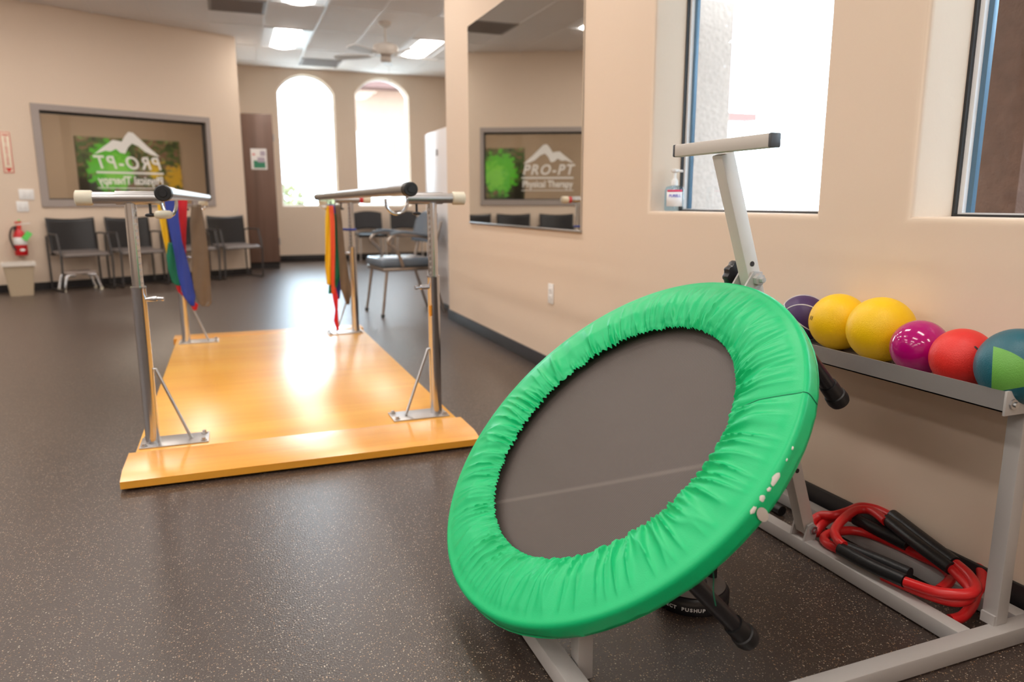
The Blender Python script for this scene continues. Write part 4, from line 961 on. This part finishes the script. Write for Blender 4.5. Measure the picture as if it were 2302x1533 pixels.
gt = MB(); M_ = Matrix.Translation((0.055, -0.14, 0.21)) @ Matrix.Rotation(radians(38), 4, 'Y'); gt.box((-0.03, -0.002, -0.05), (0.03, 0.002, 0.05), 0, M_); gt.build('inspection_tag', 'tag_green', ex)
MB().box((-0.03, -0.012, 0.12), (0.03, -0.001, 0.30), 0.003).build('wall_bracket', 'black_plastic', ex)
# sign above it
sg_ = thing('extinguisher_sign', 'tall cream sign with red lettering and arrow on the far left wall', 'sign', lw(-2.665, 1.275), LA)
MB().box((-0.055, -0.004, 0), (0.048, -0.001, 0.44), 0.001).build('sign_panel', 'sign_cream', sg_)
f_ = MB(); f_.poly(rect(-0.05, 0.043, 0.006, 0.434), [rect(-0.043, 0.036, 0.013, 0.427)], lambda a, b, d: (a, -0.0052 + d, b), 0.001); f_.build('sign_border', 'sign_red', sg_)
text_obj('letters', 'FIRE', 0.032, 'sign_red', frame_M((-0.003, -0.0046, 0.40), (1, 0, 0), (0, 0, 1)), sg_, bold=0.0008)
for i, ch_ in enumerate('EXTINGUISHER'):
    text_obj('letters', ch_, 0.030, 'sign_red', frame_M((-0.003, -0.0046, 0.366 - 0.0245 * i), (1, 0, 0), (0, 0, 1)), sg_, bold=0.0005)
MB().prism([(-0.035, 0.058), (0.029, 0.058), (0.006, 0.022), (-0.003, 0.018), (-0.012, 0.022)], lambda a, b, d: (a, d, b), -0.0052, -0.0042).build('arrow', 'sign_red', sg_)
# wall plates
wp = None
for s, z, w_, lab in ((-2.535, 1.055, 0.145, 'upper white wall plate left of the office window'), (-2.585, 0.925, 0.115, 'lower white wall plate left of the office window')):
    t = thing('wall_plate', lab, 'wall plate', lw(s, z), LA, 'white wall plates')
    MB().box((-w_ / 2, -0.008, -0.057), (w_ / 2, -0.001, 0.057), 0.003).build('cover_plate', 'outlet_white', t)
    for q in (-1, 1): MB().box((q * 0.025 - 0.016, -0.0105, -0.03), (q * 0.025 + 0.016, -0.0075, 0.03), 0.002).build('rocker_switch', 'paper_white', t)

# ================================================================ cabinet, poster, far chairs, fridge, vinyl chair
cbn = thing('wood_cabinet', 'tall brown wood-grain cabinet at the wall corner by the arched windows', 'cabinet', (0.47, 11.6, 0))
MB().box((0.262, 11.38, 0.10), (0.682, 11.85, 2.205), 0.003).build('cabinet_body', 'walnut_door', cbn, cbn.location)
MB().box((0.262, 11.40, 0.0), (0.676, 11.84, 0.10)).build('toe_kick', 'rubber_base', cbn, cbn.location)
dr = MB().box((0.262, 11.352, 0.10), (0.680, 11.379, 2.203), 0.003).build('cabinet_door', 'walnut_door', cbn, cbn.location)
for z in (0.35, 1.83): MB().cyl((0.690, 11.37, z), (0.690, 11.37, z + 0.10), 0.009, 10).build('hinge', 'steel_dull', dr, cbn.location)
ps = thing('door_poster', 'small white poster with green and mauve print taped on the cabinet', 'poster', (0.47, 11.35, 1.43))
MB().box((-0.108, -0.0025, 0), (0.108, -0.0008, 0.29)).build('poster_sheet', 'paper_white', ps)
MB().box((-0.075, -0.0035, 0.02), (0.085, -0.0024, 0.125)).build('printed_picture', 'print_green', ps)
MB().box((-0.02, -0.0036, 0.10), (0.08, -0.0025, 0.17)).box((0.02, -0.0036, 0.19), (0.09, -0.0025, 0.26)).build('printed_picture', 'print_mauve', ps)
MB().box((-0.085, -0.0034, 0.20), (-0.05, -0.0024, 0.22)).build('printed_mark', 'sign_red', ps)

def mesh_chair():
    t = thing('mesh_chair', '', 'chair', (0, 0, 0), 0, 'mesh-back chairs under the arched windows')
    b = MB(); b.grid(15, 10, lambda u, v: ((u - .5) * 0.46, 0.19 + 0.05 * v + 0.03 * (2 * u - 1) ** 2 * -1, 0.50 + 0.29 * v + 0.03 * (1 - (2 * u - 1) ** 2))); b.build('backrest', 'mesh_black', t, thick=0.02)
    s = MB(); s.grid(11, 11, lambda u, v: ((u - .5) * 0.47, -0.24 + 0.46 * v, 0.455 - 0.015 * sin(pi * v) - 0.03 * max(0, .15 - v) / .15)); s.build('seat', 'chair_black', t, thick=0.045)
    for sx in (-1, 1):
        MB().tube(fillet([(sx * 0.20, -0.20, 0.43), (sx * 0.215, -0.22, 0.0)], 0.02), 0.012, 10).build('leg', 'chrome', t)
        MB().tube(fillet([(sx * 0.20, 0.22, 0.66), (sx * 0.20, 0.17, 0.43), (sx * 0.215, 0.24, 0.0)], 0.05), 0.012, 10).build('leg', 'chrome', t)
    MB().tube([(-0.2, -0.19, 0.425), (0.2, -0.19, 0.425)], 0.011, 8).tube([(-0.2, 0.18, 0.425), (0.2, 0.18, 0.425)], 0.011, 8).build('seat_rail', 'chrome', t)
    return t
m0 = mesh_chair(); m0.location = (2.19, 12.25, 0); m0['label'] = 'black mesh-back chair between the arched windows, left of the pair'
m2 = copy_tree(m0); m2.location = (2.80, 12.25, 0); m2['label'] = 'black mesh-back chair under the right arched window, behind the vinyl armchair'

fg = thing('white_refrigerator', 'white refrigerator standing just round the corner past the mirror wall', 'refrigerator', (2.16, 6.62, 0))
MB().box((1.80, 6.26, 0.05), (2.45, 6.955, 1.605), 0.012).build('fridge_body', 'fridge_white', fg, fg.location)
MB().box((1.82, 6.29, 0.0), (2.43, 6.93, 0.05)).build('fridge_base', 'black_plastic', fg, fg.location)
d_ = MB().box((1.80, 6.96, 0.06), (2.45, 7.01, 1.60), 0.012).build('fridge_door', 'fridge_white', fg, fg.location)
MB().box((1.79, 6.545, 1.38), (1.80, 6.58, 1.435), 0.002).build('wall_magnet', 'vent_grey', fg, fg.location)

va = thing('vinyl_armchair', 'old blue-grey vinyl armchair with metal arms beside the right-hand bars', 'armchair', (1.40, 6.42, 0), radians(-83))
# local: -y is the front (turned to face the room's left), x across
s = MB(); s.box((-0.235, -0.245, 0.415), (0.235, 0.22, 0.495), 0.03, seg=4); s.build('seat', 'vinyl_blue', va)
MB().box((-0.225, -0.235, 0.385), (0.225, 0.215, 0.415), 0.008).build('seat_frame', 'bronze_tube', va)
bk = MB(); bk.grid(13, 12, lambda u, v: ((u - .5) * 0.42 * (1 - 0.25 * max(0, v - .7) / .3 * abs(2 * u - 1)), 0.235 + 0.07 * v + 0.03 * (2 * u - 1) ** 2 * -1, 0.62 + 0.27 * v - 0.03 * max(0, v - .7) / .3 * (2 * u - 1) ** 2)); bk.build('backrest', 'vinyl_blue', va, thick=0.045)
for sx in (-1, 1):
    x = sx * 0.245
    a = MB().tube(fillet([(x, -0.06, 0.425), (x, -0.10, 0.55), (x, -0.20, 0.64), (x, -0.13, 0.705), (x, 0.10, 0.68), (x * 0.92, 0.26, 0.655)], 0.07), 0.0145, 12).build('arm', 'bronze_tube', va)
    ap = MB().tube(bez([(x, -0.165, 0.70), (x, -0.05, 0.715), (x, 0.10, 0.695), (x, 0.20, 0.68)], 5), 0.017, 10).build('arm_pad', 'vinyl_blue', a)
    MB().tube([(x * 0.85, -0.19, 0.41), (x * 0.95, -0.25, 0.0)], [0.014, 0.011], 12).build('leg', 'bronze_tube', va)
    MB().tube(fillet([(x * 0.85, 0.31, 0.80), (x * 0.88, 0.20, 0.42), (x * 0.85, 0.33, 0.0)], 0.12), [0.013] * 9, 12).build('leg', 'bronze_tube', va)
for sx in (-1, 1):
    MB().cyl((sx * 0.245 * 0.95, -0.25, 0.0), (sx * 0.245 * 0.945, -0.247, 0.022), 0.016, 12).build('foot_cap', 'black_rubber', va)

# ================================================================ outside the windows
struct(MB().box((-30, -20, -0.16), (60, 60, -0.11)), 'ground_outside', 'paving')
struct(MB().box((XW + 0.197, -8, -0.11), (7.0, YCORN - 0.2, -0.10)), 'ground_porch_dim', 'paving_dim')  # dim slab added to cut light bounced into the right windows
struct(MB().box((3.0, 2.085, -0.1), (3.4, 3.0, 2.6)), 'wall_porch', 'stucco_shaded')
struct(MB().box((XW + 0.197, -6.0, 2.6), (5.0, 5.4, 2.85)), 'ceiling_porch_shade', 'stucco_white')  # unseen porch roof added to keep sky light off the window recesses
struct(MB().box((4.6, -8, -0.1), (4.8, 3.3, 1.85)), 'wall_sky_block', 'stucco_sky_block')  # added wall that blocks low sky light from the right windows
# building across the yard, seen through the right arched window
hs = thing('stucco_building', 'pale pink stucco building across the yard, seen through the right arched window', 'building', (5.2, 17.6, -0.1))
MB().box((2.75, 17.0, -0.1), (8.5, 20.0, 3.42)).build('house_wall', 'stucco_pink', hs, hs.location)
MB().box((2.75, 16.5, 3.42), (8.9, 20.4, 3.66)).build('eave', 'roof_tile', hs, hs.location)
MB().prism([(16.45, 3.66), (20.4, 3.66), (18.4, 4.9)], lambda a, b, d: (d, a, b), 2.75, 8.9).build('roof', 'roof_tile', hs, hs.location)
wn = MB().box((3.70, 16.97, 0.98), (4.45, 17.0, 2.42)).build('house_window', 'vent_grey', hs, hs.location)
MB().box((3.76, 16.955, 1.60), (4.40, 16.972, 2.36)).build('window_pane', 'pane_office', wn, hs.location)
gw = MB(); gw.prism([(2.5, -0.1), (3.50, -0.1), (3.50, 1.8), (2.5, 2.45)], lambda a, b, d: (a, d, b), 15.6, 15.8); tag(gw.build('sunlit_slab', 'stucco_white', None), 'white sloping slab standing in for sunlit ground before the pink building', 'wall')  # added slab, its white stands in for a sunlit patch
# neighbour with a tiled eave, seen through the window by the sanitizer bottle
nb = thing('neighbour_tower', 'white stucco pier with a tiled cap outside the window behind the handle bar', 'building', (8.0, 11.3, -0.1))
MB().box((7.6, 10.75, -0.1), (8.40, 12.0, 2.32)).build('house_wall', 'stucco_white', nb, nb.location)
MB().box((7.5, 10.55, 2.32), (8.52, 12.2, 2.44)).build('eave', 'roof_tile', nb, nb.location)
random.seed(2)
def bush(label, x, y, r, h):
    t = thing('garden_bush', label, 'bush', (x, y, -0.1), 0, 'bushes in the yard')
    b = MB()
    for k in range(420):
        a = random.random() * 2 * pi; z = h * (0.12 + 0.88 * random.random()); rr = r * math.sqrt(random.random()) * (1 - 0.5 * (z / h - 0.4) ** 2)
        c = V((cos(a) * rr, sin(a) * rr, z)); d = V((random.gauss(0, 1), random.gauss(0, 1), random.gauss(0.3, 1))).normalized(); u = d.orthogonal().normalized(); q = 0.09 + 0.06 * random.random()
        vs_ = [b.b.verts.new(p) for p in (c - d * q, c + u * q * 0.4, c + d * q, c - u * q * 0.4)]; b.b.faces.new(vs_)
    b.build('foliage', 'bush', t)
    MB().tube([(0, 0, 0), (0.02, 0.01, h * 0.6)], [0.05, 0.02], 8).build('stem', 'bark', t)
bush('leafy bush outside the left arched window, low at its left edge', 1.40, 19.5, 0.45, 1.5)
bush('leafy bush outside, low at the right edge of the left arched window', 2.05, 16.2, 0.3, 1.25)
